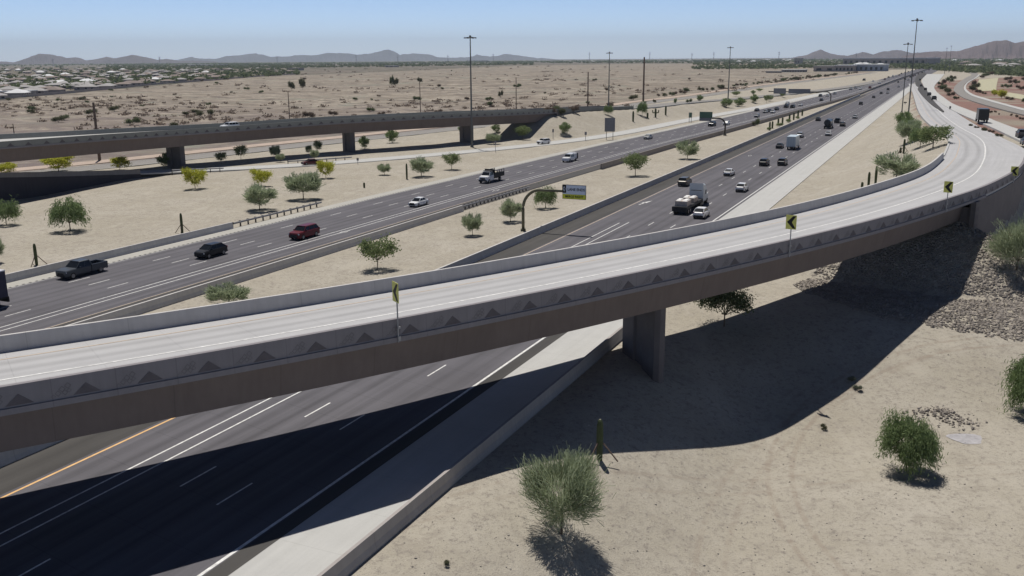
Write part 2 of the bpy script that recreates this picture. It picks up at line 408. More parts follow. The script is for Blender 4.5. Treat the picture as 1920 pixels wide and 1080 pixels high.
# zone attribute: 0 gravel, 1 desert field ; red gravel on the right
S=XX*D.x+YY*D.y; U=XX*N.x+YY*N.y
fl=[p.xy for p in FR[::4]]
pl=[Vector((-3000,50))]+fl+[Vector((9000,30000)),Vector((-40000,42000)),Vector((-40000,50))]
des=inside(XX,YY,pl).astype(np.float32)
red=(inside(XX,YY,poly)&(YY>205)).astype(np.float32)
c_px=[(1960,236),(1920,227),(1865,208),(1815,189),(1792,174),(1800,161),(1818,149),(1828,141),(1815,132),(1790,124)]
CR=smooth_line(dense([tuple(PZ(*q)) for q in c_px],4.),10); CRN=normals(CR)
far=inside(XX,YY,[P(0,188).xy,P(300,160).xy,P(480,144).xy,P(760,133).xy,P(960,123.5).xy,P(1200,119.5).xy,P(1420,119).xy,P(1520,126).xy,P(1660,131).xy,Vector((40000,42500)),Vector((-40000,42500)),Vector((-40000,450))]).astype(np.float32)
for nm,a in (('desert',des),('redgravel',red),('town',far)):
    at=me.attributes.new(nm,'FLOAT','POINT'); at.data.foreach_set('value',a.ravel())
def circ(a,b,c):
    ax,ay,bx,by,cx,cy=a.x,a.y,b.x,b.y,c.x,c.y; d=2*(ax*(by-cy)+bx*(cy-ay)+cx*(ay-by))
    ux=((ax*ax+ay*ay)*(by-cy)+(bx*bx+by*by)*(cy-ay)+(cx*cx+cy*cy)*(ay-by))/d; uy=((ax*ax+ay*ay)*(cx-bx)+(bx*bx+by*by)*(ax-cx)+(cx*cx+cy*cy)*(bx-ax))/d
    return ux,uy,math.hypot(ax-ux,ay-uy)
TRK=[circ(TP(1462,880),TP(1490,985),TP(1560,1078))+(.65,),circ(TP(1330,1070),TP(1420,860),TP(1640,700))+(.4,),circ(TP(690,1000),TP(930,920),TP(1130,900))+(.3,)]
def ground_mat():
    b=NB('ground'); b.r(.95); b.b.inputs['Specular IOR Level'].default_value=.05; p=b.pos()
    def att(n): x=b.n('ShaderNodeAttribute',attribute_name=n); return x.outputs['Fac']
    n1=b.noise(.07,p,6,.7); n2=b.noise(2.2,p,5,.75); n3=b.noise(11,p,3,.7); n4=b.noise(.5,p,5,.7,1.)
    # gravel
    g=b.mix(b.ramp(n1,.35,.65),(.37,.338,.275),(.435,.403,.342))
    g=b.mix(b.ramp(n4,.5,.72),g,(.315,.285,.24))
    g=b.mix(b.ramp(n2,.52,.66),g,(.255,.23,.20)); g=b.mix(b.ramp(n3,.58,.7),g,(.165,.148,.132)); 
    vo=b.n('ShaderNodeTexVoronoi'); vo.inputs['Scale'].default_value=3.5; b.l(p,vo.inputs['Vector'])
    g=b.mix(b.ramp(vo.outputs['Distance'],.12,.02),g,(.56,.52,.47))
    n9=b.noise(.35,b.map(p,(1.,.22,1),-.43),4,.6); g=b.mix(b.math('MULTIPLY',b.ramp(n9,.56,.7),.5),g,(.46,.425,.36))
    xy=b.xyz(p)
    for q in TRK:
        dd=b.math('SQRT',b.math('ADD',b.math('POWER',b.math('SUBTRACT',xy[0],q[0]),2.),b.math('POWER',b.math('SUBTRACT',xy[1],q[1]),2.)))
        k=b.ramp(b.math('ABSOLUTE',b.math('SUBTRACT',b.math('ABSOLUTE',b.math('SUBTRACT',dd,q[2])),.85)),.28,.1)
        k=b.math('MULTIPLY',b.math('MULTIPLY',k,b.ramp(n4,.35,.6)),q[3]); g=b.mix(k,g,(.29,.245,.20))
    # desert field
    a=b.noise(.012,p,7,.68,1.5); a2=b.noise(.05,p,6,.72,2.); a3=b.noise(.35,p,4,.7)
    dsr=b.mix(b.ramp(a,.42,.6),(.385,.34,.28),(.32,.28,.235))
    dsr=b.mix(b.ramp(b.noise(.02,p,6,.7,1.),.54,.64),dsr,(.44,.395,.325))
    dsr=b.mix(b.ramp(a2,.47,.56),dsr,(.23,.20,.165)); dsr=b.mix(b.ramp(b.noise(.028,b.map(p,(1,1.6,1)),7,.75,1.5),.505,.575),dsr,(.13,.112,.10)); dsr=b.mix(b.ramp(a3,.56,.7),dsr,(.12,.10,.085))
    dsr=b.mix(b.ramp(b.noise(.009,p,5,.65,2.),.57,.66),dsr,(.24,.25,.205))
    tw=b.mix(b.ramp(b.noise(.006,p,6,.7),.42,.6),(.17,.145,.125),(.09,.095,.07)); tw=b.mix(b.ramp(b.noise(.03,p,5,.7),.5,.62),tw,(.27,.24,.20))
    rd=b.mix(b.ramp(n4,.4,.65),(.26,.155,.13),(.20,.135,.12)); rd=b.mix(b.ramp(b.noise(.025,p,3,.5),.48,.6),rd,(.28,.245,.20)); rd=b.mix(b.ramp(n2,.55,.7),rd,(.2,.13,.11))
    dsr=b.mix(b.math('MULTIPLY',b.ramp(b.noise(.008,b.map(p,(.7,1.5,1)),7,.7,2.5),.5,.56),.7),dsr,(.215,.185,.15)); yy=b.ramp(b.xyz(p)[1],620,330); dsr=b.mix(b.math('MULTIPLY',yy,b.ramp(b.noise(.03,p,6,.72,1.),.38,.56)),dsr,(.19,.16,.15))
    c=b.mix(att('desert'),g,dsr); c=b.mix(att('town'),c,tw); c=b.mix(b.math('MULTIPLY',att('redgravel'),b.math('SUBTRACT',1.,att('town'))),c,rd)
    b.col(c); h=b.math('ADD',n3,b.math('MULTIPLY',n2,1.5)); b.bump(h,.5,.12); return b.m
me.materials.append(ground_mat()); tag(link('ground',me),kind='structure')
# ---------------- freeway ----------------
def svals(a,b):
    out=[];s=a
    while s<b: out.append(s); s+=4 if s<300 else (10 if s<1200 else 60)
    out.append(b); return out
def fstrip(mb,a,b,s0,s1,z,left=False,m=0,skirt=0):
    ss=svals(s0,s1)
    for p,q in zip(ss[:-1],ss[1:]):
        A,B,B2,A2=FW(p,a,z,left),FW(p,b,z,left),FW(q,b,z,left),FW(q,a,z,left)
        mb.poly([A,B,B2,A2],m,[(a,p),(b,p),(b,q),(a,q)])
        if skirt:
            K=Vector((0,0,skirt)); mb.poly([B,B-K,B2-K,B2],m,[(b,p),(b,p),(b,q),(b,q)]); mb.poly([A-K,A,A2,A2-K],m,[(a,p),(a,p),(a,q),(a,q)])
SE=9000
mb=MB(); fstrip(mb,-53.75,-32.0,-90,SE,0.0,skirt=.3); fstrip(mb,-97.6,-75.4,-90,SE,0,True,skirt=.3)
tag(mb.obj('freeway',M_ASP),kind='structure')
mb=MB(); fstrip(mb,-32.0,-26.35,-90,900,.0,skirt=.3); tag(mb.obj('auxiliary_lane',M_CON),kind='structure')
mb=MB(); fstrip(mb,-32.35,-31.2,-90,110,.008); fstrip(mb,-53.75,-50.2,-90,700,.006); fstrip(mb,-79.0,-75.5,-90,1000,.006,True)
tag(mb.obj('road_shoulder',M_ASP2),kind='structure')
mb=MB(); fstrip(mb,-100.3,-97.6,-90,900,.0,True,skirt=.3); tag(mb.obj('concrete_shoulder',M_GUT),kind='structure')
mb=MB(); Z=.012
def line(a,s0,s1,left=False,w=.13,m=0): fstrip(mb,a-w/2,a+w/2,s0,s1,Z,left,m)
line(-32.55,-90,1500,w=.22); line(-45.9,-90,141,w=.15); line(-44.65,-90,142,w=.15)
line(-97.3,-90,1500,True,.14,1); line(-83.55,-90,1300,True,.16); line(-82.4,-90,1300,True,.16)
line(-49.8,-90,92,w=.19,m=2); line(-49.8,92,1500,w=.17,m=3); line(-79.0,-90,1500,True,.14,3)
k=-6
for k in range(-6,90):
    for i,(u,ph) in enumerate(((-41.,52.2),(-37.2,51.2))):
        s=ph+12.6*k; fstrip(mb,u-.07,u+.07,s,s+3.2,Z)
    for i,(u,ph) in enumerate(((-93.5,76.2),(-90.2,76.2),(-86.85,75.9))):
        s=ph+13.3*k; fstrip(mb,u-.07,u+.07,s,s+3.1,Z,True)
def arrow(s,u,L=5.5):
    A=lambda a,b:FW(s+a,u+b,Z+.004)
    mb.poly([A(0,-.12),A(0,.12),A(L*.55,.42),A(L*.55,.12)],0)
    mb.poly([A(L*.45,-.35),A(L*.45,.6),A(L,.9)],0)
_p=P(1198,384); arrow(_p.dot(D),_p.dot(N))
def diamond(px,py,left):
    p=P(px,py); s=p.dot(D); u=p.dot(N)
    for a,b,c,d in (((0,-.45),(1.8,0),(1.5,0),(0,-.3)),((1.8,0),(0,.45),(0,.3),(1.5,0)),((0,.45),(-1.8,0),(-1.5,0),(0,.3)),((-1.8,0),(0,-.45),(0,-.3),(-1.5,0))):
        q=[FW(s+e[0],u+e[1],Z+.004) for e in (a,b,c,d)]; mb.poly(q,0)
for q in ((645,435,1),(930,357,1),(1406,292,0),(1700-490,260,1)): diamond(*q)
tag(mb.obj('lane_markings',[M_WHITE,M_WORN,M_YEL,M_PEACH]),kind='structure')
# shoulder rumble strips
mb=MB(); s=40.
while s<330:
    fstrip(mb,-97.95,-97.65,s,s+.35,.008,True); s+=.9
s=150.
tag(mb.obj('rumble_strip',M_ASP2),kind='structure')
# ---------------- barriers ----------------
def barrier(name,u,s0,s1,left,label,h=1.0,w=.6,zb=-.15,mat=None,grp=None,face=0):
    ss=svals(s0,s1); pts=[FW(s,u,0,left) for s in ss]; ns=normals(pts); m=MB()
    sweep(m,pts,ns,[(-w/2,zb),(w/2,zb),(w/2,.08),(w*.3,.35),(w*.22,h),(-w*.22,h),(-w*.3,.35),(-w/2,.08)])
    return tag(m.obj(name,mat or M_BAR),label,'barrier',grp)
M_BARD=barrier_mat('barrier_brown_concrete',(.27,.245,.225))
barrier('concrete_barrier',-54.05,-90,680,False,'long grey concrete barrier on the left side of the outbound carriageway',1.05)
barrier('concrete_barrier',-75.1,-90,142.5,True,'long concrete barrier between oncoming HOV lane and median, ending where a guardrail starts',.95)
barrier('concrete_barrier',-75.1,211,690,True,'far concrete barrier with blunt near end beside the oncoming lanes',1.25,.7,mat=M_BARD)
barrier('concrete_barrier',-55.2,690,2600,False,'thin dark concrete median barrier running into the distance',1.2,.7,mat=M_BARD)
barrier('concrete_barrier',-100.5,-90,113,True,'concrete barrier along the outer shoulder of the oncoming lanes',1.0)
barrier('retaining_wall',-25.95,-90,96,False,'low concrete wall between auxiliary lane and gravel, partly in bridge shadow',.95,.5,-1.0,barrier_mat('wall_brown_concrete',(.36,.335,.32)))
def guardrail(pts,label,step=1.9,h=.75,side=1,blk=True):
    pts=[Vector(p) for p in pts]; root=empty('guardrail',pts[0],0,label,'guardrail'); o=pts[0]
    q=[p-o for p in pts]; L=[0]
    for a,b in zip(q[:-1],q[1:]): L.append(L[-1]+(b-a).length)
    ns=normals(q); m=MB(); sweep(m,q,ns,[(-.02,h-.31),(.05,h-.25),(-.01,h-.16),(.05,h-.07),(-.02,h),(-.05,h),(-.05,h-.31)]); m.obj('rail',M_STEEL,root)
    n=int(L[-1]/step)+1; mp=MB(); mp.box((0,0,h/2-.1),(.15,.2,h+.25),0); mp.box((0,0,h-.15),(.16,.5,.3),0)
    pm=mp.mesh('post',M_DKSTEEL if blk else M_STEEL)
    for i in range(n):
        d=min(i*step,L[-1]); k=max(j for j in range(len(L)) if L[j]<=d+1e-6); k=min(k,len(q)-2); t=(d-L[k])/(L[k+1]-L[k])
        c=q[k].lerp(q[k+1],t)+ns[k]*(-.28*side); po=link('post',pm,root); po.location=c; po.rotation_euler=(0,0,math.atan2((q[k+1]-q[k]).y,(q[k+1]-q[k]).x))
guardrail([FW(s,-101.0-.02*(s-113),0,True) for s in range(114,140,2)],'steel guardrail on posts at the end of the outer oncoming barrier',1.9)
guardrail([FW(s,-75.3,0,True) for s in range(143,173,2)],'short guardrail with close posts between two median barriers',1.5)
# ---------------- ramps and side roads ----------------
def road_px(name,Lp,Rp,mat,off=.1,kind='structure',conv=PZ):
    n=60
    def rs(px):
        q=smooth_line(dense([tuple(conv(*p)) for p in px],3.),8); d=[0]
        for a,b in zip(q[:-1],q[1:]): d.append(d[-1]+(b-a).length)
        t=np.linspace(0,d[-1],n); return [Vector([float(np.interp(x,d,[p[k] for p in q])) for k in range(3)]) for x in t],d[-1]
    A,L=rs(Lp);B,_=rs(Rp); m=MB(); Z=Vector((0,0,off)); K=Vector((0,0,.5))
    for i in range(n-1):
        v0,v1=i*L/n,(i+1)*L/n; w=(A[i]-B[i]).length
        m.poly([A[i]+Z,B[i]+Z,B[i+1]+Z,A[i+1]+Z],0,[(0,v0),(w,v0),(w,v1),(0,v1)])
        m.poly([A[i]+Z-K,A[i]+Z,A[i+1]+Z,A[i+1]+Z-K],0,[(0,v0)]*2+[(0,v1)]*2); m.poly([B[i]+Z,B[i]+Z-K,B[i+1]+Z-K,B[i+1]+Z],0,[(w,v0)]*2+[(w,v1)]*2)
    return tag(m.obj(name,mat),kind=kind)
road_px('connector_road',[(1990,300),(1925,271),(1880,249),(1840,231),(1800,214),(1772,199),(1750,183),(1740,172),(1731,160),(1729,149),(1738,139)],[(1990,268),(1925,248),(1880,233),(1840,216),(1815,206),(1787,195),(1771,184),(1756,172),(1752,162),(1761,151),(1771,139)],M_CON,.14)
road_px('merge_lane',[(1768,211),(1741,192),(1722,170),(1716,155),(1719,143),(1730,134)],[(1770,210),(1749,188),(1738,171),(1729,158),(1727,149),(1738,139)],M_ASP2,.3)
M_FRON=conc_mat('old_asphalt',(.235,.222,.205),(),.2,0)
road_px('frontage_road',[(1990,234),(1920,216),(1880,206),(1830,192),(1800,180),(1788,168),(1795,157),(1811,146),(1821,140),(1812,134),(1795,127)],[(1990,224),(1920,209),(1880,198),(1855,191),(1817,178),(1806,166),(1812,155),(1827,146),(1834,140),(1827,134),(1806,127)],M_FRON,.15)
road_px('sidewalk',[(1990,223.5),(1920,208.5),(1880,197.5),(1855,190.5),(1818,178),(1807,166),(1813,155),(1828,146),(1835,140)],[(1990,219),(1920,204.5),(1880,194),(1857,187.5),(1822,176),(1811,165),(1816,155),(1831,146),(1838,140)],M_CON,.22)
M_SAND=simple('pale_sand',(.42,.40,.28),.95,0,.15,.3)
road_px('sand_lot',[(1836,171),(1832,160),(1836,149)],[(1868,170),(1869,158),(1872,146)],M_SAND,.05)
road_px('sand_lot',[(1885,180),(1920,187),(1960,195)],[(1890,173),(1920,178),(1960,185)],M_SAND,.05)
# near ramp on its embankment
def roadw(i): return RW/2-.1
m=MB(); ribbon(m,RC,RN,-RW/2+.1,RW/2-.1,0.0,i0=I_AB,skirt=1.6)
tag(m.obj('ramp_road',M_DECK),kind='structure')
m=MB(); 
ribbon(m,RC,RN,.60,.78,.012,i0=I_AB); ribbon(m,RC,RN,-3.5,-3.36,.012,m=1,i0=I_AB)
tag(m.obj('ramp_markings',[M_WHITE,M_PEACH]),kind='structure')
m=MB(); i0=ypix(157); sweep(m,RC,RN,[(-RW/2-.25,-.6),(-RW/2-.25,.16),(-RW/2+.1,.16),(-RW/2+.1,-.6)],i0=i0)
tag(m.obj('kerb',M_CON),kind='structure')
# ---------------- main flyover ----------------
br=empty('flyover_bridge',RC[I_AB-30].xyz*1.0,0,'curved concrete flyover ramp in the foreground with painted desert-pattern parapet','bridge'); br.location.z=0
bo=br.location.copy()
def rel(o): o.parent=br; o.location=-bo; return o
IE=I_AB+3
m=MB(); sweep(m,RC,RN,[(-RW/2,-.1),(-RW/2+.1,-.1),(RW/2-.1,-.1),(RW/2+.09,-.1),(RW/2+.09,-.42),(-RW/2-.09,-.42),(-RW/2-.09,-.1)],i0=0,i1=IE); rel(m.obj('deck_slab',M_PAR))
m=MB(); ribbon(m,RC,RN,-RW/2+.1,RW/2-.1,0.0,i0=0,i1=I_AB+1); rel(m.obj('deck',M_DECK))
m=MB(); ribbon(m,RC,RN,.60,.78,.012,i0=0,i1=I_AB+1); rel(m.obj('edge_line',M_WHITE)); m=MB(); ribbon(m,RC,RN,-3.5,-3.36,.012,i0=0,i1=I_AB+1); rel(m.obj('edge_line',M_PEACH))
ieo=ypix(158); iin=min(range(len(RC)),key=lambda i:((RC[i]-RN[i]*RW/2).xy-Vector((75.5,156))).length)
m=MB(); m2=MB()
h=RW/2
sweep(m,RC,RN,[(h,-.1),(h,1.05),(h-.30,1.05),(h-.42,.1),(h-.42,-.1)],i0=0,i1=ieo)
# relief: mountains and scales on the outer face
dist=[0]
for a,b in zip(RC[:-1],RC[1:]): dist.append(dist[-1]+(b-a).length)
def onface(s,o,z):
    k=int(np.searchsorted(dist,s))-1; k=max(0,min(k,len(RC)-2)); t=(s-dist[k])/(dist[k+1]-dist[k]); return RC[k].lerp(RC[k+1],t)+RN[k].lerp(RN[k+1],t)*(o+WID[k]*(1-t)+WID[k+1]*t)+Vector((0,0,z))
s=1.; T=3.06*RW/(RW-0); smax=dist[ieo-2]; per=3.1
k0=None
# phase from the triangle apex seen at pixel (176,719)
pa=P(176,719,9.6); sp=min(range(len(RC)),key=lambda i:(RC[i]+RN[i]*h-Vector((pa.x,pa.y,RC[i].z))).length); ph=dist[sp]%per
s=ph
while s<smax-2:
    a,b,c=onface(s-.62,h+.02,.0),onface(s+.66,h+.02,.0),onface(s,h+.02,.56)
    A,B,C_=onface(s-.62,h-.01,.0),onface(s+.66,h-.01,.0),onface(s,h-.01,.56)
    m.poly([a,b,c],1); m.poly([A,a,c,C_],1); m.poly([b,B,C_,c],1)
    for (ds,dz,r) in ((-1.12,.42,.17),(-.84,.56,.17),(-1.32,.22,.16),(-1.0,.22,.15),(-1.55,.08,.12),(-.80,.30,.12)):
        q=[(r,0),(0,r*1.05),(-r,0),(0,-r*1.05)]
        O=[onface(s+ds+x,h+.012,max(.01,dz+zz)) for x,zz in q]; I=[onface(s+ds+x*.72,h+.012,max(.01,dz+zz*.72)) for x,zz in q]
        for j in range(4): m.poly([O[j],O[(j+1)%4],I[(j+1)%4],I[j]],2)
    s+=per
rel(m.obj('parapet',[M_PAR,M_RELIEF,M_RELIEF2]))
m=MB(); sweep(m,RC,RN,[(-h,-.1),(-h,1.05),(-h+.24,1.05),(-h+.34,.1),(-h+.34,-.1)],i0=0,i1=iin); rel(m.obj('parapet',M_BAR))
m=MB(); sweep(m,RC,RN,[(4.45,-.43),(4.1,-2.8),(-4.1,-2.8),(-4.45,-.43)],i0=0,i1=I_AB+2); rel(m.obj('girder',M_GIR))
# pier: long fluted wall with bevelled ends
def pier(center,ax,Ln,th,z0,z1,parent,off,mat=M_PIER):
    ax=Vector((ax[0],ax[1],0)).normalized(); pr=Vector((-ax.y,ax.x,0)); m=MB()
    def q(a,b): v=center+ax*a+pr*b; return (v.x,v.y)
    l=Ln/2;t=th/2
    out=[q(-l,-t*.3),q(-l+.35,-t),q(-.9,-t),q(-.75,-t*.55),q(.75,-t*.55),q(.9,-t),q(l-.35,-t),q(l,-t*.3),q(l,t*.3),q(l-.35,t),q(.9,t),q(.75,t*.55),q(-.75,t*.55),q(-.9,t),q(-l+.35,t),q(-l,t*.3)]
    m.prism(out,z0,z1); o=m.obj('pier',mat,parent); o.location=-off; return o
ax=Vector((.30,-.954,0)); pe=Vector((12.15,73.75,0)); pier(pe-ax*3.5+Vector((.2,.05,0)),ax,7.,1.0,-2.5,6.12,br,bo)
# second pier, in the freeway median at the left out of the picture
pm=RC[min(range(len(RC)),key=lambda i:abs(RC[i].x+36))]; pier(Vector((pm.x-2,pm.y-2,0)),ax,7.,1.,-1,6.12,br,bo)
# abutment wall, pilaster and wing wall
ia=I_AB; c=RC[ia];n_=RN[ia]; tdir=Vector((-n_.y,n_.x,0))
m=MB()
def pt(a,b): v=Vector((c.x,c.y,0))+n_*a+tdir*b; return (v.x,v.y)
m.prism([pt(-h-2.3,-.3),pt(h-.1,-.3),pt(h-.1,.9),pt(-h-2.3,.9)],1.5,7.75); rel(m.obj('abutment_wall',M_PIER))
h0=h; h=h+WID[I_AB]; m=MB(); m.prism([pt(h-.25,-.9),pt(h+.35,-.9),pt(h+.35,.9),pt(h-.25,.9)],2.0,8.52); 
for zc,rr in ((7.6,.34),(6.6,.42),(5.6,.34)):
    for a in (-1,1):
        m.poly([(*pt(h+.36,-.02),zc+rr*.2),(*pt(h+.36,.42*a),zc+rr),(*pt(h+.36,.55*a),zc),(*pt(h+.36,.42*a),zc-rr)],1)
rel(m.obj('pilaster',[M_PIER,M_RELIEF])); h=h0
m=MB(); sweep(m,RC,RN,[(h-.02,-.45),(h-.02,-7.),(h-.45,-7.),(h-.45,-.45)],i0=ia,i1=ieo); rel(m.obj('wing_wall',M_PIER))
# chevron signs on the outer parapet
M_CHY=simple('chevron_yellow',(.62,.60,.16),.5,0,.05,3); M_BLK=simple('sign_black',(.012,.012,.012),.5,0,0)
def chevron(px,ypb,yt,face,label,w=.92,hh=1.25):
    # px: pole x pixel; find station whose outer face projects at px
    cand=[(abs(pix(onface(.25*q,h+.15,-.3))[0]-px),q) for q in range(int(4*dist[ieo-1]))]; b=onface(.25*min(cand)[1],h+.15,-.42)
    H_=hgt(b,yt); r=empty('chevron_sign',b,math.atan2(face[1],face[0]),label,'road sign','chevron signs on the flyover parapet')
    m=MB(); m.tube([(0,0,0),(0,0,H_-.02)],.05,0,8); m.box((-.05,0,.25),(.16,.2,.3)); m.box((-.05,0,.95),(.16,.2,.15)); m.obj('post',M_STEEL,r)
    z1=H_; z0=H_-hh; m=MB(); m.box((.08,0,(z0+z1)/2),(.03,w,hh),0)
    X=.098; zc=(z0+z1)/2; t=.24
    # chevron pointing to the viewer's left (local -y is the viewer's right when looking at +x face -> +y side is right)
    def y(v): return v
    for sg in (1,-1):
        m.poly([(X,y(-w/2*.8),zc),(X,y(w/2*.35),zc+sg*hh*.44),(X,y(w/2*.9),zc+sg*hh*.44),(X,y(-w/2*.8+.44),zc)][::sg],1)
    p=m.obj('panel',[M_CHY,M_BLK],r); return r
def yflip(v): return v
chevron(748,630,529,(-.87,-.5),'first chevron sign from the left on the flyover, seen edge-on')
chevron(1479,470,403,(-.55,-.83),'chevron sign on the flyover parapet above the rock-covered slope')
chevron(1774,392,340,(-.6,-.8),'chevron sign on the flyover near the bridge abutment')
chevron(1900,335,312,(-.45,-.88),'small chevron sign where the flyover leaves the right edge')
# ---------------- left flyover ----------------
b2=empty('flyover_bridge',(LC[I_LAB].x-60,LC[I_LAB].y-40,0),0,'long straight flyover behind the oncoming carriageway carrying one white car','bridge'); b2o=b2.location.copy()
def rel2(o): o.parent=b2; o.location=-b2o; return o
g=LW/2; iL=I_LAB
m=MB(); sweep(m,LC,LN,[(g+.09,-.1),(g+.09,-.42),(-g-.09,-.42),(-g-.09,-.1)],i0=0,i1=iL+1); rel2(m.obj('deck_slab',M_PAR))
m=MB(); ribbon(m,LC,LN,-g+.1,g-.1,0.0,i0=0,i1=iL+1); rel2(m.obj('deck',M_CON))
M_PAR2=barrier_mat('parapet_green_grey',(.23,.235,.22))
m=MB(); il2=min(range(len(LC)),key=lambda i:abs(LC[i].x-48))
sweep(m,LC,LN,[(g,-.1),(g,1.05),(g-.30,1.05),(g-.42,.1),(g-.42,-.1)],i0=0,i1=il2)
d2=[0]
for a,b in zip(LC[:-1],LC[1:]): d2.append(d2[-1]+(b-a).length)
s=2.
while s<d2[iL]:
    k=int(np.searchsorted(d2,s))-1
    def q(ds,z,o=g+.02):
        kk=max(0,min(k,len(LC)-2)); t=(s+ds-d2[kk])/(d2[kk+1]-d2[kk]); return LC[kk]+(LC[kk+1]-LC[kk])*t+LN[kk]*o+Vector((0,0,z))
    m.poly([q(-.75,0),q(.75,0),q(0,.62)],1); s+=3.4
rel2(m.obj('parapet',[M_PAR2,M_RELIEF]))
m=MB(); sweep(m,LC,LN,[(-g,-.1),(-g,1.05),(-g+.28,1.05),(-g+.42,.1),(-g+.42,-.1)],i0=0,i1=il2); rel2(m.obj('parapet',M_PAR2))
m=MB(); sweep(m,LC,LN,[(4.9,-.43),(4.5,-3.1),(-4.5,-3.1),(-4.9,-.43)],i0=0,i1=iL+1); rel2(m.obj('girder',M_GIR))
for px in (351,663,886):
    k=min(range(iL),key=lambda i:abs(pix(LC[i]+LN[i]*2.5+Vector((0,0,-5)))[0]-px)); tt=LN[k]
    pier(Vector((LC[k].x,LC[k].y,0)),(tt.x,tt.y),5.4,1.5,-1,LC[k].z-3.05,b2,b2o)
c2=LC[iL];n2=LN[iL];t2=Vector((-n2.y,n2.x,0)); m=MB()
def pt2(a,b): v=Vector((c2.x,c2.y,0))+n2*a+t2*b; return (v.x,v.y)
m.prism([pt2(-g,-.4),pt2(g-.1,-.4),pt2(g-.1,1),pt2(-g,1)],1.,c2.z-.45); rel2(m.obj('abutment_wall',M_PIER))
m=MB(); m.prism([pt2(g-.3,-1.2),pt2(g+.3,-1.2),pt2(g+.3,1.),pt2(g-.3,1.)],3.,c2.z-.43); rel2(m.obj('pilaster',M_PIER))
m=MB(); ribbon(m,LC,LN,-g+.2,g-.2,.0,i0=iL,skirt=.6); tag(m.obj('ramp_road',M_FRON),kind='structure')
m=MB(); i3=min(range(len(LC)),key=lambda i:abs(LC[i].y-700)); sweep(m,LC,LN,[(g-.2,-.3),(g-.2,.15),(g+.3,.15),(g+.3,-.3)],i0=il2,i1=i3); tag(m.obj('kerb',M_CON),kind='structure')
# left slip road
m=MB(); ribbon(m,LR,LRN,-3.6,3.6,.03,skirt=.3); tag(m.obj('slip_road',M_CON),kind='structure')
m=MB(); ribbon(m,LR,LRN,-2.6,-2.48,.042); ribbon(m,LR,LRN,2.3,2.42,.042); tag(m.obj('slip_road_markings',M_WORN),kind='structure')
k=min(range(len(LR)),key=lambda i:abs(pix(LR[i])[0]-290))
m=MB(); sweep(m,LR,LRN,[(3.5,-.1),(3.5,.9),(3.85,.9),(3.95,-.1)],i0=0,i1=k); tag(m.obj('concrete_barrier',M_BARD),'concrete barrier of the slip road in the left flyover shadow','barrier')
m=MB(); sweep(m,LR,LRN,[(3.55,-.12),(3.92,-.12),(4.05,-6.5),(3.6,-6.5)],i0=0,i1=k); tag(m.obj('retaining_wall',barrier_mat('wall_shade_dark',(.075,.065,.07))),'dark retaining wall below the slip road barrier at the left edge','wall')  # wall colour set near black to carry the flyover's shade
def gp(pxs,off=0): return [P(x,y,0)+Vector((0,0,0)) for x,y in pxs]
ka=min(range(len(LR)),key=lambda i:abs(pix(LR[i])[0]-565)); kb=min(range(len(LR)),key=lambda i:abs(pix(LR[i])[0]-706))
guardrail([LR[i]+LRN[i]*-4.3 for i in range(ka,kb,2)],'guardrail on the far side of the slip road by the middle pier',2.6)
ka=k+1; kb=min(range(len(LR)),key=lambda i:abs(pix(LR[i])[0]-345))
guardrail([LR[i]+LRN[i]*4.2 for i in range(ka,max(kb,ka+4))],'short guardrail where the slip road barrier ends',2.2)
# frontage road beyond
m=MB(); ribbon(m,FR,FRN,-4.5,4.5,.03,skirt=.3); tag(m.obj('frontage_road',M_FRON),kind='structure')
m=MB(); ribbon(m,FR,FRN,-4.9,-4.5,.08,skirt=.2); ribbon(m,FR,FRN,4.5,4.9,.08,skirt=.2); tag(m.obj('kerb',M_CON),kind='structure')
m=MB(); ribbon(m,FR,FRN,-16,-9.,-.02,skirt=.1); tag(m.obj('dirt_track',simple('dirt_track',(.42,.34,.28),.95,0,.15,.2)),kind='structure')
# ---------------- riprap ----------------
M_ROCK=simple('riprap_rock',(.265,.238,.21),.95,0,.35,.9)
def rocks(name,sample,n,r0,r1,kind='stuff',mat=M_ROCK,label=None):
    rnd=np.random.RandomState(5); V=[];Fc=[]
    base=np.array([(1,0,0),(-1,0,0),(0,1,0),(0,-1,0),(0,0,1),(0,0,-1)],float); fs=[(0,2,4),(2,1,4),(1,3,4),(3,0,4),(2,0,5),(1,2,5),(3,1,5),(0,3,5)]
    pts=sample(n,rnd); b=0
    for x,y,z in pts:
        r=rnd.uniform(r0,r1); v=base*rnd.uniform(.55,1.2,(6,1))*r; a,bb=rnd.uniform(0,6.28,2)
        R1=np.array([[math.cos(a),-math.sin(a),0],[math.sin(a),math.cos(a),0],[0,0,1]]);R2=np.array([[1,0,0],[0,math.cos(bb),-math.sin(bb)],[0,math.sin(bb),math.cos(bb)]])
        v=v@R1@R2; v[:,2]*=.75; V.append(v+[x,y,z]); Fc+=[(p+b,q+b,s_+b) for p,q,s_ in fs]; b+=6
    me=bpy.data.meshes.new(name); me.from_pydata(np.concatenate(V).tolist(),[],Fc); me.materials.append(mat); me.update()
    return tag(link(name,me),label,kind=kind)
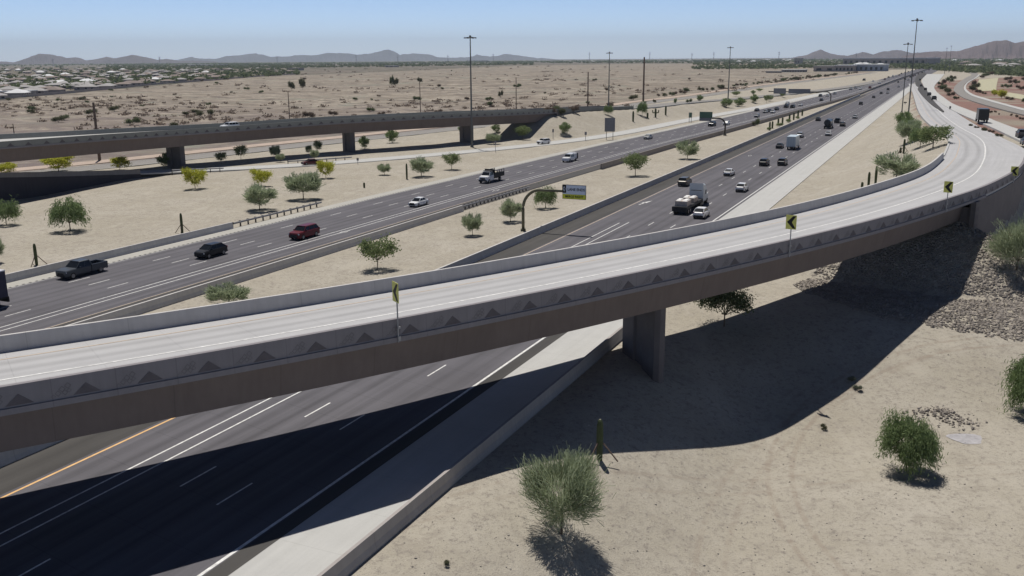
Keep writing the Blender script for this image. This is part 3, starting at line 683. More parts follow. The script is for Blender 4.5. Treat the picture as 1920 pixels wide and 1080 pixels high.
def rip(n,rnd):
    out=[]; toe=[P(1425,512,-.3),P(1537,560,-.6),P(1765,618,-1.),P(1850,630,-1.2),P(1990,655,-1.4)]
    tx=[p.x for p in toe];ty=[p.y for p in toe]
    while len(out)<n:
        x=rnd.uniform(28,110);y=rnd.uniform(70,150); k=40
        xs=rnd.uniform(28,110,4000);yv=rnd.uniform(68,150,4000); zz=terr(xs,yv)
        U_=xs*N.x+yv*N.y
        ok=(U_>-24.5)&(yv<122+.5*(xs-50))
        # only on the slope facing the bridge opening and outer side
        rdx=xs-RC[I_AB].x; rdy=yv-RC[I_AB].y; t=rdx*tdir.x+rdy*tdir.y; o=rdx*n_.x+rdy*n_.y
        lim=8.2; ok&=(zz<lim)&(((t<-.3)&(o>-8))|((o>5.4)&(t<9+ .35*(o-5.6)+3*np.sin(o*.5))))
        for i in np.where(ok)[0]:
            q=pix((xs[i],yv[i],zz[i]))
            if q[1]>np.interp(q[0],[1425,1480,1537,1640,1765,1850,1990],[505,535,558,592,616,629,655])+2.5*math.sin(q[0]*.13): continue
            out.append((xs[i],yv[i],zz[i]+.02))
    return out[:n]
rocks('riprap',rip,36000,.1,.3)
def rk2(n,rnd):
    out=[];arc=[TP(1725,772),TP(1760,766),TP(1790,778),TP(1800,795)]
    for i in range(n):
        t=rnd.uniform(0,3); k=int(t); p=arc[k].lerp(arc[k+1],t-k); w=.35 if .9<t<2 else .9
        out.append((p.x+rnd.normal(0,w),p.y+rnd.normal(0,w),p.z+.03))
    return out
rocks('stone_spill',rk2,330,.06,.2)
# concrete splash pad & bright patches
m=MB(); c_=TP(1812,823); m.poly([(c_.x+1.25*math.cos(a)*(1+.25*math.sin(3*a)),c_.y+1.3*math.sin(a)*(1+.2*math.cos(2*a)),c_.z+.02) for a in [k*.3927 for k in range(16)]]); tag(m.obj('clay_patch',simple('grey_clay',(.37,.36,.37),.9,0,.25,1.5)),kind='structure')
# ---------------- poles, masts, signs ----------------
def mast(px,py,yt,label,head=True,r=.28,z=None,grp='high mast lights along the freeway',dx=0):
    b=TP(px,py) if z is None else P(px,py,z); h=hgt(b,yt); o=empty('high_mast_light',b,0,label,'light mast',grp)
    m=MB(); m.tube([(0,0,-.3),(0,0,h*.5),(0,0,h)],[r,r*.75,r*.45],0,8); m.tube([(0,0,-.3),(0,0,.5)],r*1.6,0,8); m.obj('pole',M_DKG,o)
    m=MB(); 
    rr=1.25
    m.tube([(rr*math.cos(a),rr*math.sin(a),h-.35) for a in [k*math.pi/6 for k in range(13)]],.07,0,5)
    for k in range(4): a=k*math.pi/2; m.tube([(0,0,h-.1),(rr*math.cos(a),rr*math.sin(a),h-.35)],.05,0,5)
    m.tube([(0,0,h-.6),(0,0,h+.25)],.3,0,8); hd=m.obj('ring',M_DKG,o)
    m=MB(); m.box((0,0,0),(.75,.45,.32),0,0,.7); lm=m.mesh('lamp',M_DKG)
    for k in range(6):
        a=k*math.pi/3; l=link('lamp',lm,o); l.location=(1.55*math.cos(a),1.55*math.sin(a),h-.45); l.rotation_euler=(0,0,a)
    return o
M_DKG=simple('mast_grey_green',(.13,.135,.13),.5,.3,.08,.3)
mast(885,276,68,'tall light mast standing in front of the left flyover',r=.32)
mast(1141,203,98,'light mast rising beyond the left flyover abutment',r=.35)
mast(1365,186,88,'light mast behind the round trees beyond the oncoming lanes',r=.35)
mast(1691,210,81,'shorter of the two light masts in the gravel triangle',r=.24)
mast(1703,216,36,'tallest light mast, cut by the top of the sky, in the gravel triangle',r=.26)
mast(1511,110,88,'far light mast left of the cone-shaped hill',r=.4)
mast(1779,136,86,'right one of two far light masts under the right hill',r=.4)
mast(1771,138,90,'left one of two far light masts under the right hill',r=.4)
def pole(px,py,yt,label,r=.22,cross=False,mat=None,name='utility_pole',z=None,lean=0):
    b=TP(px,py) if z is None else P(px,py,z); h=hgt(b,yt); o=empty(name,b,0,label,'pole','utility poles at the edge of the desert field')
    m=MB(); m.tube([(0,0,-.3),(lean,0,h)],[r,r*.7],0,7); m.obj('pole',mat or M_WOOD,o)
    if cross:
        m=MB(); m.box((lean,0,h-1.2),(3.2,.2,.25)); m.obj('crossarm',mat or M_WOOD,o)
    return o
pole(187,301,192,'brown pole rising behind the left part of the left flyover',.42)
pole(28,262,232,'short grey pole behind the flyover at the far left',.2)
pole(544,236,172,'thin pole behind the left flyover below two round shrubs',.2)
pole(789,226,152,'tall slim pole in the field above the middle of the left flyover',.2)
pole(968,214,145,'thin pole behind the flyover, right of the big light mast',.24)
pole(1102,202,135,'brown pole left of the second light mast',.4)
pole(1206,190,107,'thick brown pole at the right end of the left flyover embankment',.62)
pole(415,262,241,'small dark pole on the left flyover below the white car',.1)
for i,(px,py,yt) in enumerate([(1105,113,97),(1218,112,97),(1338,112,97),(668,118,102),(746,118,103),(925,114,100),(840,116,103),(100,124,110),(300,121,105),(520,119,105),(1297,111,99),(1460,108,96),(1605,108,99)]):
    b=P(px,py if py>114 else 114.3,0); h=hgt(b,yt); o=empty('transmission_tower',b,0,'faint thin transmission tower standing up over the horizon','tower','transmission towers on the horizon')
    r=.00028*b.length; m=MB(); m.tube([(0,0,0),(0,0,h)],[r*1.3,r*.5],0,5); m.box((0,0,h*.85),(r*9,r,r)); m.box((0,0,h*.7),(r*7,r,r)); m.obj('mast',M_STEEL,o)
# cantilever sign
def textmesh(s,size,mat,parent,loc,rot,depth=.004,name='lettering',xs=1.):
    cu=bpy.data.curves.new('lettering','FONT'); cu.body=s; cu.size=size; cu.align_x='CENTER'; cu.align_y='CENTER'; cu.extrude=depth; cu.offset=size*.022
    t=bpy.data.objects.new('lettering',cu); me=bpy.data.meshes.new_from_object(t); bpy.data.curves.remove(cu); me.materials.clear(); me.materials.append(mat)
    o=link(name,me,parent); o.location=loc; o.rotation_euler=rot; o.scale=(xs,1,1); return o
M_SW=simple('sign_white',(.74,.80,.90),.5,0,.03,1); M_SY=simple('sign_yellow',(.75,.76,.06),.5,0,.03,1); M_SG=simple('sign_green',(.10,.17,.12),.5,0,.1,2); M_SGY=simple('sign_back_grey',(.22,.22,.235),.6,.3,.08,2)
M_SB=simple('sign_text_black',(.012,.014,.025),.6,0,0)
def cantilever(base,top_px,tip_px,label,r=.22,panels=True,mat=M_SIGNPOLE):
    """base pixel on ground; arm height from pixel row; arm runs towards the freeway normal direction"""
    b=TP(*base); return b
b=TP(981,433); adir=Vector((N.x,N.y,0))
def solve_arm(b,adir,tx,ty):
    r,h_=5.,7.
    for _ in range(60):
        q=pix(b+adir*r+Vector((0,0,h_))); sc_=F/(b.length); r=max(1.,r+.6*(tx-q[0])/sc_/(adir.x if abs(adir.x)>.2 else 1)); h_+=.6*(q[1]-ty)/sc_
    return r,h_
reach,hs=solve_arm(b,adir,1056,358.5)
o=empty('cantilever_sign',b,0,'curved-arm overhead sign reading LANE ENDS MERGE RIGHT in the median','road sign')
m=MB(); R=3.0
pts=[(0,0,-.3),(0,0,hs-R)]+[tuple(adir*(R-R*math.cos(t))+Vector((0,0,hs-R+R*math.sin(t)))) for t in np.linspace(.15,math.pi/2,9)]+[tuple(adir*reach+Vector((0,0,hs)))]
m.tube(pts,[.24]*2+[.23]*9+[.17],0,10); m.tube([(0,0,-.3),(0,0,.25)],.42,0,10); m.box((0,0,.3),(.8,.8,.08)); m.obj('arm',M_SIGNPOLE,o,True)
# panel facing the camera side traffic
pw,phh=3.75,2.15; fdir=Vector((adir.y,-adir.x,0))
if fdir.y>0: fdir=-fdir
rz=math.atan2(adir.y,adir.x)
pc=adir*(reach+pw/2-.1)+Vector((0,0,hs-.05))
pn=empty('sign_panel',pc,rz); pn.parent=o
m=MB(); m.box((0,.0,0),(pw,.08,phh),0); m.box((0,-.045,phh*.155),(pw*.97,.02,phh*.63),1); m.box((0,-.045,-phh*.32),(pw*.97,.02,phh*.31),2)
m.box((-pw/2+.28,-.06,phh*.2),(.62,.02,phh*.56),3)
pnm=m.obj('panel',[M_SB,M_SW,M_SY,M_BLK],pn)
textmesh('LANE ENDS',.56,M_SB,pn,(.32,-.066,phh*.17),(math.pi/2,0,0),xs=.95); textmesh('MERGE RIGHT',.46,M_SB,pn,(.02,-.066,-phh*.325),(math.pi/2,0,0))
m=MB(); X0,Z0=-pw/2+.28,phh*.2
for q in (((0,.42),(.2,0),(.13,0),(0,.28)),((.2,0),(0,-.42),(0,-.28),(.13,0)),((0,-.42),(-.2,0),(-.13,0),(0,-.28)),((-.2,0),(0,.42),(0,.28),(-.13,0))): m.poly([(X0+e[0],-.075,Z0+e[1]) for e in q][::-1],0)
m.obj('diamond_symbol',M_SW,pn)
def cant2(bpx,armrow,tip_x,label,pan,ry=None):
    b=TP(*bpx); ad=Vector((-N.x,-N.y,0)); lo,h=solve_arm(b,ad,tip_x,armrow); o=empty('cantilever_sign',b,0,label,'road sign')
    R=2.4; pts=[(0,0,-.3),(0,0,h-R)]+[tuple(ad*(R-R*math.cos(t))+Vector((0,0,h-R+R*math.sin(t)))) for t in np.linspace(.15,math.pi/2,8)]+[tuple(ad*lo+Vector((0,0,h)))]
    m=MB(); m.tube(pts,.27,0,8); m.tube([(0,0,-.3),(0,0,.4)],.55,0,8); m.obj('arm',M_DKSTEEL,o,True)
    for (d0,d1,zt,zb,mi) in pan:
        m=MB(); c=ad*((d0+d1)/2*lo)+Vector((0,-.35,h)); w=(d1-d0)*lo
        m.box((0,0,(zt+zb)/2),(w,.1,zt-zb),0); q=m.obj('panel',mi,o); q.location=c; q.rotation_euler=(0,0,math.atan2(ad.y,ad.x))
    return o
cant2((1359,254),221,1312,'curved-arm sign with green and grey panels over the oncoming lanes',[(.52,1.02,2.1,.1,M_SG),(.55,1.02,.0,-1.,M_SGY)])
cant2((1557,193),171.5,1441,'wide overhead sign with two grey panels across the far oncoming lanes',[(.33,.68,1.6,-1.,M_SGY),(.72,.92,1.9,-1.2,M_SGY)])
def signboard(px,py,yt,wpx,ph,label,mat=M_SGY,posts=2,postmat=M_STEEL,bot=None,rz=0,cat='road sign'):
    b=TP(px,py); h=hgt(b,yt); dd=b.length; w=wpx*dd/F; o=empty('road_sign',b,rz,label,cat)
    m=MB(); 
    for x in ([-w*.32,w*.32] if posts==2 else [0]): m.tube([(x,0.06,-.2),(x,.06,h)],.035*max(1,dd/120),0,6)
    m.obj('post',postmat,o); m=MB(); zb=h-ph*dd/F; m.box((0,0,(h+zb)/2),(w,.05,h-zb),0); m.obj('panel',mat,o); return o
signboard(1143,262,221,19,25,'large grey back of a road sign on two posts beside the slip road',postmat=M_DKSTEEL)
signboard(1037,261,242,3.2,6,'small sign on one post between white SUV and flyover abutment',posts=1)
signboard(1098,264,247,4,6,'small sign on one post left of the big grey sign back',posts=1)
signboard(1294,230,211,6,9,'pair of small green signs on thin posts at the slip road merge',M_SG)
signboard(929,286,264,3,5,'small sign on a thin post on the slip road verge below the flyover',posts=1)
signboard(671,308,296,4,5,'small pale sign by the middle pier of the left flyover',posts=1)
signboard(1781,207,199,3,4,'small post sign at the tip between the two ramps',M_DKSTEEL,1)
signboard(1697,196,191,5,2,'tiny low sign in the gravel beside the light masts',M_DKSTEEL,1)
signboard(357,241,236,3,4,'small green sign on the far parapet of the left flyover',M_SG,1)
# ---------------- mountains ----------------
def ridge(name,pts,dist,base,depth,col,seed,xr=0):
    rnd=np.random.RandomState(seed); xs=np.arange(pts[0][0],pts[-1][0],2.5); yy=np.interp(xs,[p[0] for p in pts],[p[1] for p in pts])
    jt=np.interp(xs,np.arange(xs[0],xs[-1]+8,6),rnd.normal(0,.6,len(np.arange(xs[0],xs[-1]+8,6)))); yy=yy+jt*.7
    rows=[(-1.,0),(-.75,.16),(-.5,.36),(-.3,.58),(-.15,.8),(0,1),(.3,.7),(1,0)]
    V=[];n=len(xs); ph=rnd.uniform(0,6,6)
    for (r,hf) in rows:
        for i,(x,y) in enumerate(zip(xs,yy)):
            d=ray(x,y); dh=Vector((d.x,d.y,0)); u=dh.normalized(); t=dist/dh.length; zt=max(0,H+d.z*t)
            spur=.14*math.sin(x*.11+ph[0]+r*2)+.1*math.sin(x*.27+ph[1]-r*3)+.05*math.sin(x*.7+ph[2]+r*5)
            hh=zt*hf*(1+spur*(1-hf)*.7*(1 if r<0 else 0)); p=u*(dist+r*depth*(1+.8*spur*(abs(r)>.05))); V.append((p.x,p.y,max(-2,hh-base)))
    m=MB(); m.v=V
    for a in range(len(rows)-1):
        for i in range(n-1): m.f.append((a*n+i,a*n+i+1,(a+1)*n+i+1,(a+1)*n+i)); m.m.append(0); m.uv+=[(0,0)]*4
    b=NB('rock_'+name); b.r(1.); p=b.pos(); f=b.noise(.0016,p,8,.7); b.col(b.mix(b.ramp(f,.35,.65),col,tuple(c*.62 for c in col))); b.bump(f,.5,60)
    return tag(m.obj(name,b.m,None,False),kind='structure')
MC=(.13,.11,.115)
ridge('mountains',[(-300,118),(-200,108),(-90,116),(0,115),(25,117),(50,109),(72,100.5),(100,102),(125,109),(142,107),(162,113),(185,110),(200,106),(215,109.5),(247,102.5),(275,107.5),(295,112),(312,110),(337,114.5),(375,113.5),(420,117),(480,119)],15000,0,1500,MC,1)
ridge('mountains',[(300,118),(345,110),(360,106),(375,110),(407,110),(425,105),(447,104),(480,100),(507,106),(540,106),(562,102.5),(587,104),(615,99),(645,99.5),(670,102.5),(697,100.5),(712,96),(727,92.5),(738,96),(750,102.5),(775,100.5),(800,101),(825,107.5),(850,108),(880,107),(895,102.5),(917,106),(932,104),(947,101),(960,102.5),(1000,108),(1060,112)],24000,0,2000,(.12,.115,.125),2)
ridge('mountains',[(1480,109),(1512,103.5),(1525,97.5),(1539,93),(1555,99),(1572,103.5),(1590,104.5),(1600,102.5),(1617,97),(1637,102),(1657,96),(1682,94),(1712,99.5),(1740,97.5),(1760,100),(1800,103),(1840,106)],13000,0,1200,(.13,.105,.11),3)
ridge('mountains',[(1690,105),(1752,96),(1772,96.5),(1800,95),(1830,86),(1860,77.5),(1885,75.5),(1902,80),(1920,77.5),(1960,66),(2000,68),(2080,80),(2200,95),(2300,105)],9500,0,1300,(.16,.12,.12),4)
# ---------------- vegetation ----------------
def leaf_mat(name,a,b_):
    if name in MATS: return MATS[name]
    b=NB(name); b.r(.8); b.b.inputs['Specular IOR Level'].default_value=.1
    ri=b.n('ShaderNodeNewGeometry').outputs['Random Per Island']; c=b.mix(ri,a,b_); b.col(c)
    tr=b.n('ShaderNodeBsdfTranslucent'); b.l(c,tr.inputs[0]); mx=b.n('ShaderNodeMixShader'); mx.inputs[0].default_value=.38
    b.l(b.b.outputs[0],mx.inputs[1]); b.l(tr.outputs[0],mx.inputs[2]); b.l(mx.outputs[0],b.t.nodes['Material Output'].inputs[0]); MATS[name]=b.m; return b.m
L_PALE=leaf_mat('leaf_pale',(.25,.30,.18),(.44,.49,.33)); L_GRN=leaf_mat('leaf_green',(.125,.18,.075),(.26,.33,.155)); L_DARK=leaf_mat('leaf_dark',(.085,.11,.055),(.19,.22,.12))
L_YEL=leaf_mat('leaf_yellow',(.36,.38,.05),(.58,.57,.10)); L_MESQ=leaf_mat('leaf_mesquite',(.14,.185,.08),(.26,.31,.15)); L_BRN=leaf_mat('leaf_brown',(.12,.09,.07),(.21,.165,.13)); L_SCR=leaf_mat('leaf_scrub',(.08,.09,.05),(.17,.17,.105))
L_GREY=leaf_mat('leaf_greygreen',(.13,.15,.11),(.22,.235,.18)); L_FLD=leaf_mat('leaf_field',(.17,.13,.105),(.27,.22,.18))
BARK=simple('bark',(.13,.10,.075),.9,0,.3,4); BARKG=simple('bark_green',(.13,.14,.06),.9,0,.25,4)
def quads(name,cen,dirs,w,l,mat,rnd):
    """one thin quad per entry: centre, long direction, half width, half length"""
    n=len(cen); dirs=dirs/np.linalg.norm(dirs,axis=1)[:,None]; r=rnd.normal(size=(n,3)); s=np.cross(dirs,r); s/=np.linalg.norm(s,axis=1)[:,None]+1e-9
    l=np.asarray(l).reshape(-1,1); w=np.asarray(w).reshape(-1,1)
    v=np.stack([cen-dirs*l-s*w*.6,cen-dirs*l+s*w*.6,cen+dirs*l+s*w,cen+dirs*l-s*w],1).reshape(-1,3)
    me=bpy.data.meshes.new(name); me.vertices.add(4*n); me.vertices.foreach_set('co',v.ravel()); me.loops.add(4*n); me.loops.foreach_set('vertex_index',np.arange(4*n)); me.polygons.add(n); me.polygons.foreach_set('loop_start',np.arange(0,4*n,4)); me.materials.append(mat); me.update(); me.validate(); return me
def tree_meshes(kind,seed,nleaf,leaf,R=.48,z0=.25,trunk=.2,lean=0,low=False,mat=None,bark=BARK):
    """unit-height tree. kinds: fan (upswept fine twigs), weep, round, bush"""
    rnd=np.random.RandomState(seed); m=MB(); br_pts=[]
    nl={'fan':7,'weep':7,'round':6,'bush':7,'mesq':8}[kind]; fork=Vector((lean*.3,0,trunk))
    m.tube([(0,0,-.03),(lean*.1,0,trunk*.5),tuple(fork)],[.02,.016,.014] if not low else [.012]*3,0,6)
    ends=[]
    cz=(1+z0)/2; rz=(1-z0)/2
    for i in range(nl):
        a=i*2.4+rnd.uniform(-.4,.4); rr=R*rnd.uniform(.35,.8); zz=cz+rz*rnd.uniform(-.35,.6)
        mid=fork.lerp(Vector((math.cos(a)*rr,math.sin(a)*rr,zz)),.5)+Vector((0,0,-.04)); e=Vector((math.cos(a)*rr+lean,math.sin(a)*rr,zz))
        m.tube([tuple(fork),tuple(mid),tuple(e)],[.011,.007,.004],0,5)
        for j in range(4):
            a2=a+rnd.uniform(-1.1,1.1); r2=min(R*.95,rr+R*rnd.uniform(.05,.4)); e2=Vector((math.cos(a2)*r2+lean,math.sin(a2)*r2,min(.93,zz+rnd.uniform(-.12,.2)))); m.tube([tuple(mid.lerp(e,rnd.uniform(.2,.9))),tuple(e2)],[.005,.0025],0,4); ends.append(e2)
        ends.append(e)
    # clump centres through the crown volume
    K={'fan':110 if nleaf>8000 else 60,'weep':60,'round':56,'bush':30,'mesq':64}[kind]; cl=[np.array(e) for e in ends]
    while len(cl)<K:
        d=rnd.normal(size=3); d/=np.linalg.norm(d); q=rnd.uniform(.25,1)**.6 if kind=='fan' else rnd.uniform(.45,1)**.6; p=np.array([d[0]*R*q+lean,d[1]*R*q,cz+d[2]*rz*q])
        if kind in('weep','mesq') and d[2]<-.3 and rnd.rand()<.4: continue
        cl.append(p)
    cl=np.array(cl); sz=rnd.uniform(.05,.115,len(cl))*(1.25 if kind in('bush',) else (.85 if kind=='fan' else 1)); wt=sz**2; wt/=wt.sum(); ci=rnd.choice(len(cl),nleaf,p=wt)
    off=rnd.normal(size=(nleaf,3))*sz[ci][:,None]*np.array([1,1,.72]); cen=cl[ci]+off
    out=cen-np.array([lean,0,trunk+.1]); out/=np.linalg.norm(out,axis=1)[:,None]
    if kind=='fan': dirs=out+np.array([0,0,.35])+rnd.normal(size=(nleaf,3))*.35
    elif kind=='weep': 
        dirs=out*.5+np.array([0,0,-1.])+rnd.normal(size=(nleaf,3))*.4; hr=np.hypot(cen[:,0]-lean,cen[:,1]); cen[:,2]-=np.maximum(0,hr-R*.6)*.9*rnd.rand(nleaf)
    else: dirs=rnd.normal(size=(nleaf,3))+out*.4
    cen[:,2]=np.maximum(cen[:,2],.015); 
    mx=np.percentile(cen[:,2],99.5); cen[:,2]*=(.93 if kind=='fan' else .985)/mx
    ll=rnd.uniform(.6,1.3,nleaf)*leaf
    if kind=='fan': w,l=ll*(.11 if nleaf>8000 else .2),ll*1.9
    elif kind=='weep': w,l=ll*.32,ll*1.35
    else: w,l=ll*.6,ll*.8
    wf=2*np.percentile(np.hypot(cen[:,0]-lean,cen[:,1]),96.5)*(1.22 if kind=='weep' else 1.1); return m.mesh('trunk',bark),quads('crown',cen,dirs,w,l,mat,rnd),wf
PROTO={}
def proto(key,*a,**k):
    if key not in PROTO: PROTO[key]=tree_meshes(*a,**k)
    return PROTO[key]
rt=random.Random(3)
def tree(px,py,yt,wpx,key,label,grp=None,name='desert_tree',cat='tree',scale_w=1.,rz=None,crownmat=None):
    b=TP(px,py); h=hgt(b,yt); tr,cr,wf=PROTO[key]; o=empty(name,b,rt.uniform(0,6.28) if rz is None else rz,label,cat,grp)
    wr=2*.5; dd=(b-Vector((0,0,H))).length; wm=wpx*dd/F; sx=wm/(h*wf)
    t=link('trunk',tr,o); c=link('crown',cr,o)
    for q in (t,c): q.scale=(h*max(.3,sx),h*max(.3,sx),h)
    if crownmat: c.material_slots[0].link='OBJECT'; c.material_slots[0].material=crownmat
    return o
# detailed foreground kinds
proto('F1','fan',11,9000,.031,R=.5,z0=.2,trunk=.26,mat=L_PALE); proto('F2','weep',12,15000,.022,R=.5,z0=.22,trunk=.2,mat=L_GRN)
proto('F3','mesq',13,6500,.02,R=.5,z0=.25,trunk=.28,lean=.02,mat=L_DARK); proto('F4','fan',14,9000,.032,R=.5,z0=.16,trunk=.2,mat=L_PALE)
proto('A','fan',21,3800,.042,R=.5,z0=.24,trunk=.28,mat=L_PALE); proto('B','weep',22,3800,.032,R=.5,z0=.2,trunk=.24,mat=L_GRN)
proto('Cc','mesq',23,3000,.028,R=.5,z0=.34,trunk=.32,mat=L_MESQ); proto('Y','round',24,3600,.032,R=.5,z0=.2,trunk=.22,mat=L_YEL)
proto('G','round',25,3600,.032,R=.5,z0=.12,trunk=.18,mat=L_GRN); proto('S','bush',26,2200,.045,R=.5,z0=.02,trunk=.1,mat=L_DARK,low=True)
proto('A2','fan',31,3600,.042,R=.5,z0=.2,trunk=.3,mat=L_PALE); proto('C2','mesq',33,2800,.03,R=.5,z0=.3,trunk=.3,lean=.06,mat=L_MESQ)
tree(1053,1001,846,152,'F1','pale feathery palo verde closest to the camera at the bottom of the picture')
tree(1699,884,784,114,'F2','dense bright green drooping tree on the gravel at right')
tree(1935,775,668,108,'F2','green drooping tree cut off by the right edge of the picture')
tree(1358,612,536,112,'F3','dark sparse mesquite just behind the flyover beside its big shadow')
tree(1906,508,410,98,'F4','pale green tree on the rock slope below the wing wall at the right edge')
ML='in the gravel median'
for t in [(708,506,446,76,'C2','open-branched small tree in the median just above the flyover parapet'),(886,442,401,42,'A','narrow pale tree in the median left of the curved sign post'),(957,416,372,48,'A2','pale tree in the median directly left of the curved sign post'),
 (1023,391,350,52,'B','dark bushy tree in the median behind the lane ends sign arm'),(430,574,534,78,'A','wide pale bush peeking over the flyover parapet at left'),(1191,330,288,52,'Cc','palo verde in the median right of the far concrete barrier end'),
 (1289,298,262,42,'A2','two-lobed tree in the median near the far barrier'),(1420,236,222,12,'S','low dark shrub in the far median'),
 (132,433,372,76,'B','wide drooping green tree on the left verge with a long shadow'),(12,422,375,54,'B','drooping green tree at the left edge under the flyover shadow'),(-8,492,445,34,'A','grey tree at the left edge just cut by the picture border'),
 (366,354,314,44,'Y','yellow-green tree on the left verge below the first bridge pier'),(487,394,344,66,'A2','pale grey-green tree in front of a yellow tree on the verge'),(491,349,317,40,'Y','yellow tree behind the pale grey-green tree on the verge'),
 (569,374,322,66,'A','large pale tree on the verge above the maroon vehicle'),(611,334,300,36,'Y','yellow tree by the slip road beside the dark red car'),(721,328,307,27,'A','tiny pale tree on the verge below the middle pier'),
 (790,331,294,46,'A2','grey-green tree beside the single tall saguaro on the verge'),(847,318,287,38,'Cc','vase-shaped tree on the verge below the light mast'),
 (14,328,305,36,'Y','yellow bush at the left edge under the flyover'),(110,323,290,54,'Y','wide yellow tree below the left flyover near the left edge'),(225,319,293,37,'Y','yellow tree below the left flyover left of the first pier'),
 (313,314,287,38,'G','green round tree immediately left of the first flyover pier'),(415,308,285,23,'Cc','small tree to the right of the first flyover pier'),(452,300,272,27,'Cc','small round tree between frontage road and slip road'),
 (516,298,272,20,'A','upper one of two greyish trees between the piers'),(526,304,288,18,'A','lower one of two greyish trees between the piers'),(597,288,263,18,'Cc','round-topped little tree above the dark red car'),(579,292,272,14,'Cc','small lollipop tree left of its round-topped neighbour'),(590,300,280,18,'A','ragged tree behind the dark red car'),
 (683,279,255,23,'G','tree partly behind the middle pier of the left flyover'),(735,268,242,28,'G','green tree between the middle and right piers'),(866,250,235,15,'G','dark tree just left of the right pier under the flyover'),
 (930,249,233,18,'G','dark bushy tree right of the light mast foot'),(925,270,250,28,'A','flat pale tree in front of the flyover shadow'),(980,262,236,34,'Cc','tree at the far end of the left flyover shadow'),(1059,251,229,25,'G','small tree on the slope below the flyover abutment'),
 (1140,216,197,21,'B','green tree on the embankment edge beside the second mast'),(1204,217,190,24,'B','green tree with slanting shadow on the embankment above the saguaros'),
 (1362,201,184,25,'G','left of two round trees at the foot of the mast by the far lanes'),(1387,200,183,24,'G','right of two round trees at the foot of the mast by the far lanes'),(1414,193,177,17,'G','round tree right of the pair by the far lanes'),
 (1437,193,178,12,'Cc','greyish tree beside the far overhead sign'),(1467,182,174,12,'Cc','small dark tree under the far overhead sign'),(1444,190,178,12,'A','pale tree at the near end of the far overhead sign'),
 (1312,190,178,13,'G','small round tree above the slip road on the frontage verge'),(1380,181,171,18,'Cc','low spreading tree right of the mast near the frontage road'),(1412,177,169,10,'G','small tree between frontage road and ramp'),(1424,172,166,14,'Cc','low grey tree near the frontage road'),
 (1749,278,235,62,'Cc','dark spreading tree on a forked trunk inside the ramp curve'),(1725,276,238,46,'B','tree in the clump left of the forked tree inside the ramp curve'),(1702,268,225,44,'A','middle tree of the clump below the two light masts'),(1695,240,209,34,'G','uppermost tree of the clump at the foot of the light masts'),(1706,250,222,40,'B','rear green tree of the clump inside the ramp'),
 (1680,340,286,74,'A2','pale green tree just behind the inner ramp parapet')]:
    tree(*t)
BG='ornamental shrubs'
def shrubs(lst,label,grp,mats,name='shrub',key='S'):
    OR=['leftmost','second from left','third from left','fourth from left','fifth from left','sixth from left','seventh from left','eighth from left','ninth from left','tenth from left','eleventh from left','twelfth from left','thirteenth from left']
    for i,(x,y,wp,hp) in enumerate(sorted(lst)):
        tree(x,y,y-hp,wp,key,label+((', '+(OR[i] if i<len(lst)-1 else 'rightmost')) if len(lst)>1 else ''),grp,name,'shrub',crownmat=mats[i%len(mats)])
shrubs([(1227,194,7,8),(1210,194,5,4)],'small dark shrub on the embankment beside the thick brown pole','shrubs on the embankment',[L_DARK,L_SCR])
shrubs([(1292,194,12,9),(1266,195,9,11)],'round green shrub along the slip ramp kerb','round shrubs on the ramp kerb',[L_GRN,L_DARK])
shrubs([(1820,238,10,6),(1831,242,9,6),(1845,247,14,8),(1858,250,12,7),(1873,258,13,8)],'round green-brown shrub in the strip between the two right ramps','shrubs between the two right ramps',[L_SCR,L_BRN])
shrubs([(1851,209,6,6),(1858,213,7,6),(1866,212,5,5),(1873,216,4,4),(1896,218,6,5),(1906,221,7,6),(1915,226,9,7)],'reddish brown shrub on the red gravel below the frontage road','reddish shrubs on red gravel',[L_BRN])
shrubs([(1763,161,10,8),(1770,158,12,10),(1780,156,14,12),(1786,150,12,9),(1768,170,14,12),(1776,176,16,12),(1783,182,14,10),(1790,187,9,7),(1795,187,6,6),(1762,166,8,7),(1791,134,5,8),(1800,134,6,6)],'dark shrub in the hedge along the right ramp','hedge shrubs right of the ramp',[L_BRN,L_SCR,L_DARK])
shrubs([(1826,162,10,12),(1829,168,14,13),(1823,172,14,12),(1834,176,12,9),(1845,178,8,6)],'brown-green shrub along the curved sidewalk','shrubs along the curved sidewalk',[L_SCR,L_BRN])
shrubs([(1864,180,14,12),(1878,185,22,17),(1892,189,16,8)],'yellow-green shrub beside the sandy lot','yellow shrubs by the sandy lot',[L_YEL,L_YEL,L_BRN])
shrubs([(1882,165,10,8),(1892,166,9,8),(1908,167,8,8),(1916,170,10,9),(1890,152,14,9),(1898,158,14,10),(1907,158,9,7),(1919,193,8,10),(1910,143,10,5),(1848,144,16,7),(1856,142,14,8),(1841,147,10,6),(1920,152,12,7)],'dark shrub on the red gravel at the far right','dark shrubs at the far right',[L_BRN,L_DARK])
shrubs([(567,168,16,22),(547,170,14,18),(742,163,14,17)],'tall round bush standing alone in the desert field','tall bushes in the desert field',[L_SCR],'desert_bush')
shrubs([(735,163,4,22)],'thin palm-like plant beside a tall bush in the field','tall bushes in the desert field',[L_DARK],'desert_bush')
shrubs([(939,184,10,15),(787,156,12,11),(919,200,16,10)],'isolated bush in the field right of the pole','isolated bushes in the field',[L_SCR,L_DARK],'desert_bush')
rnd=np.random.RandomState(9)
lst=[]
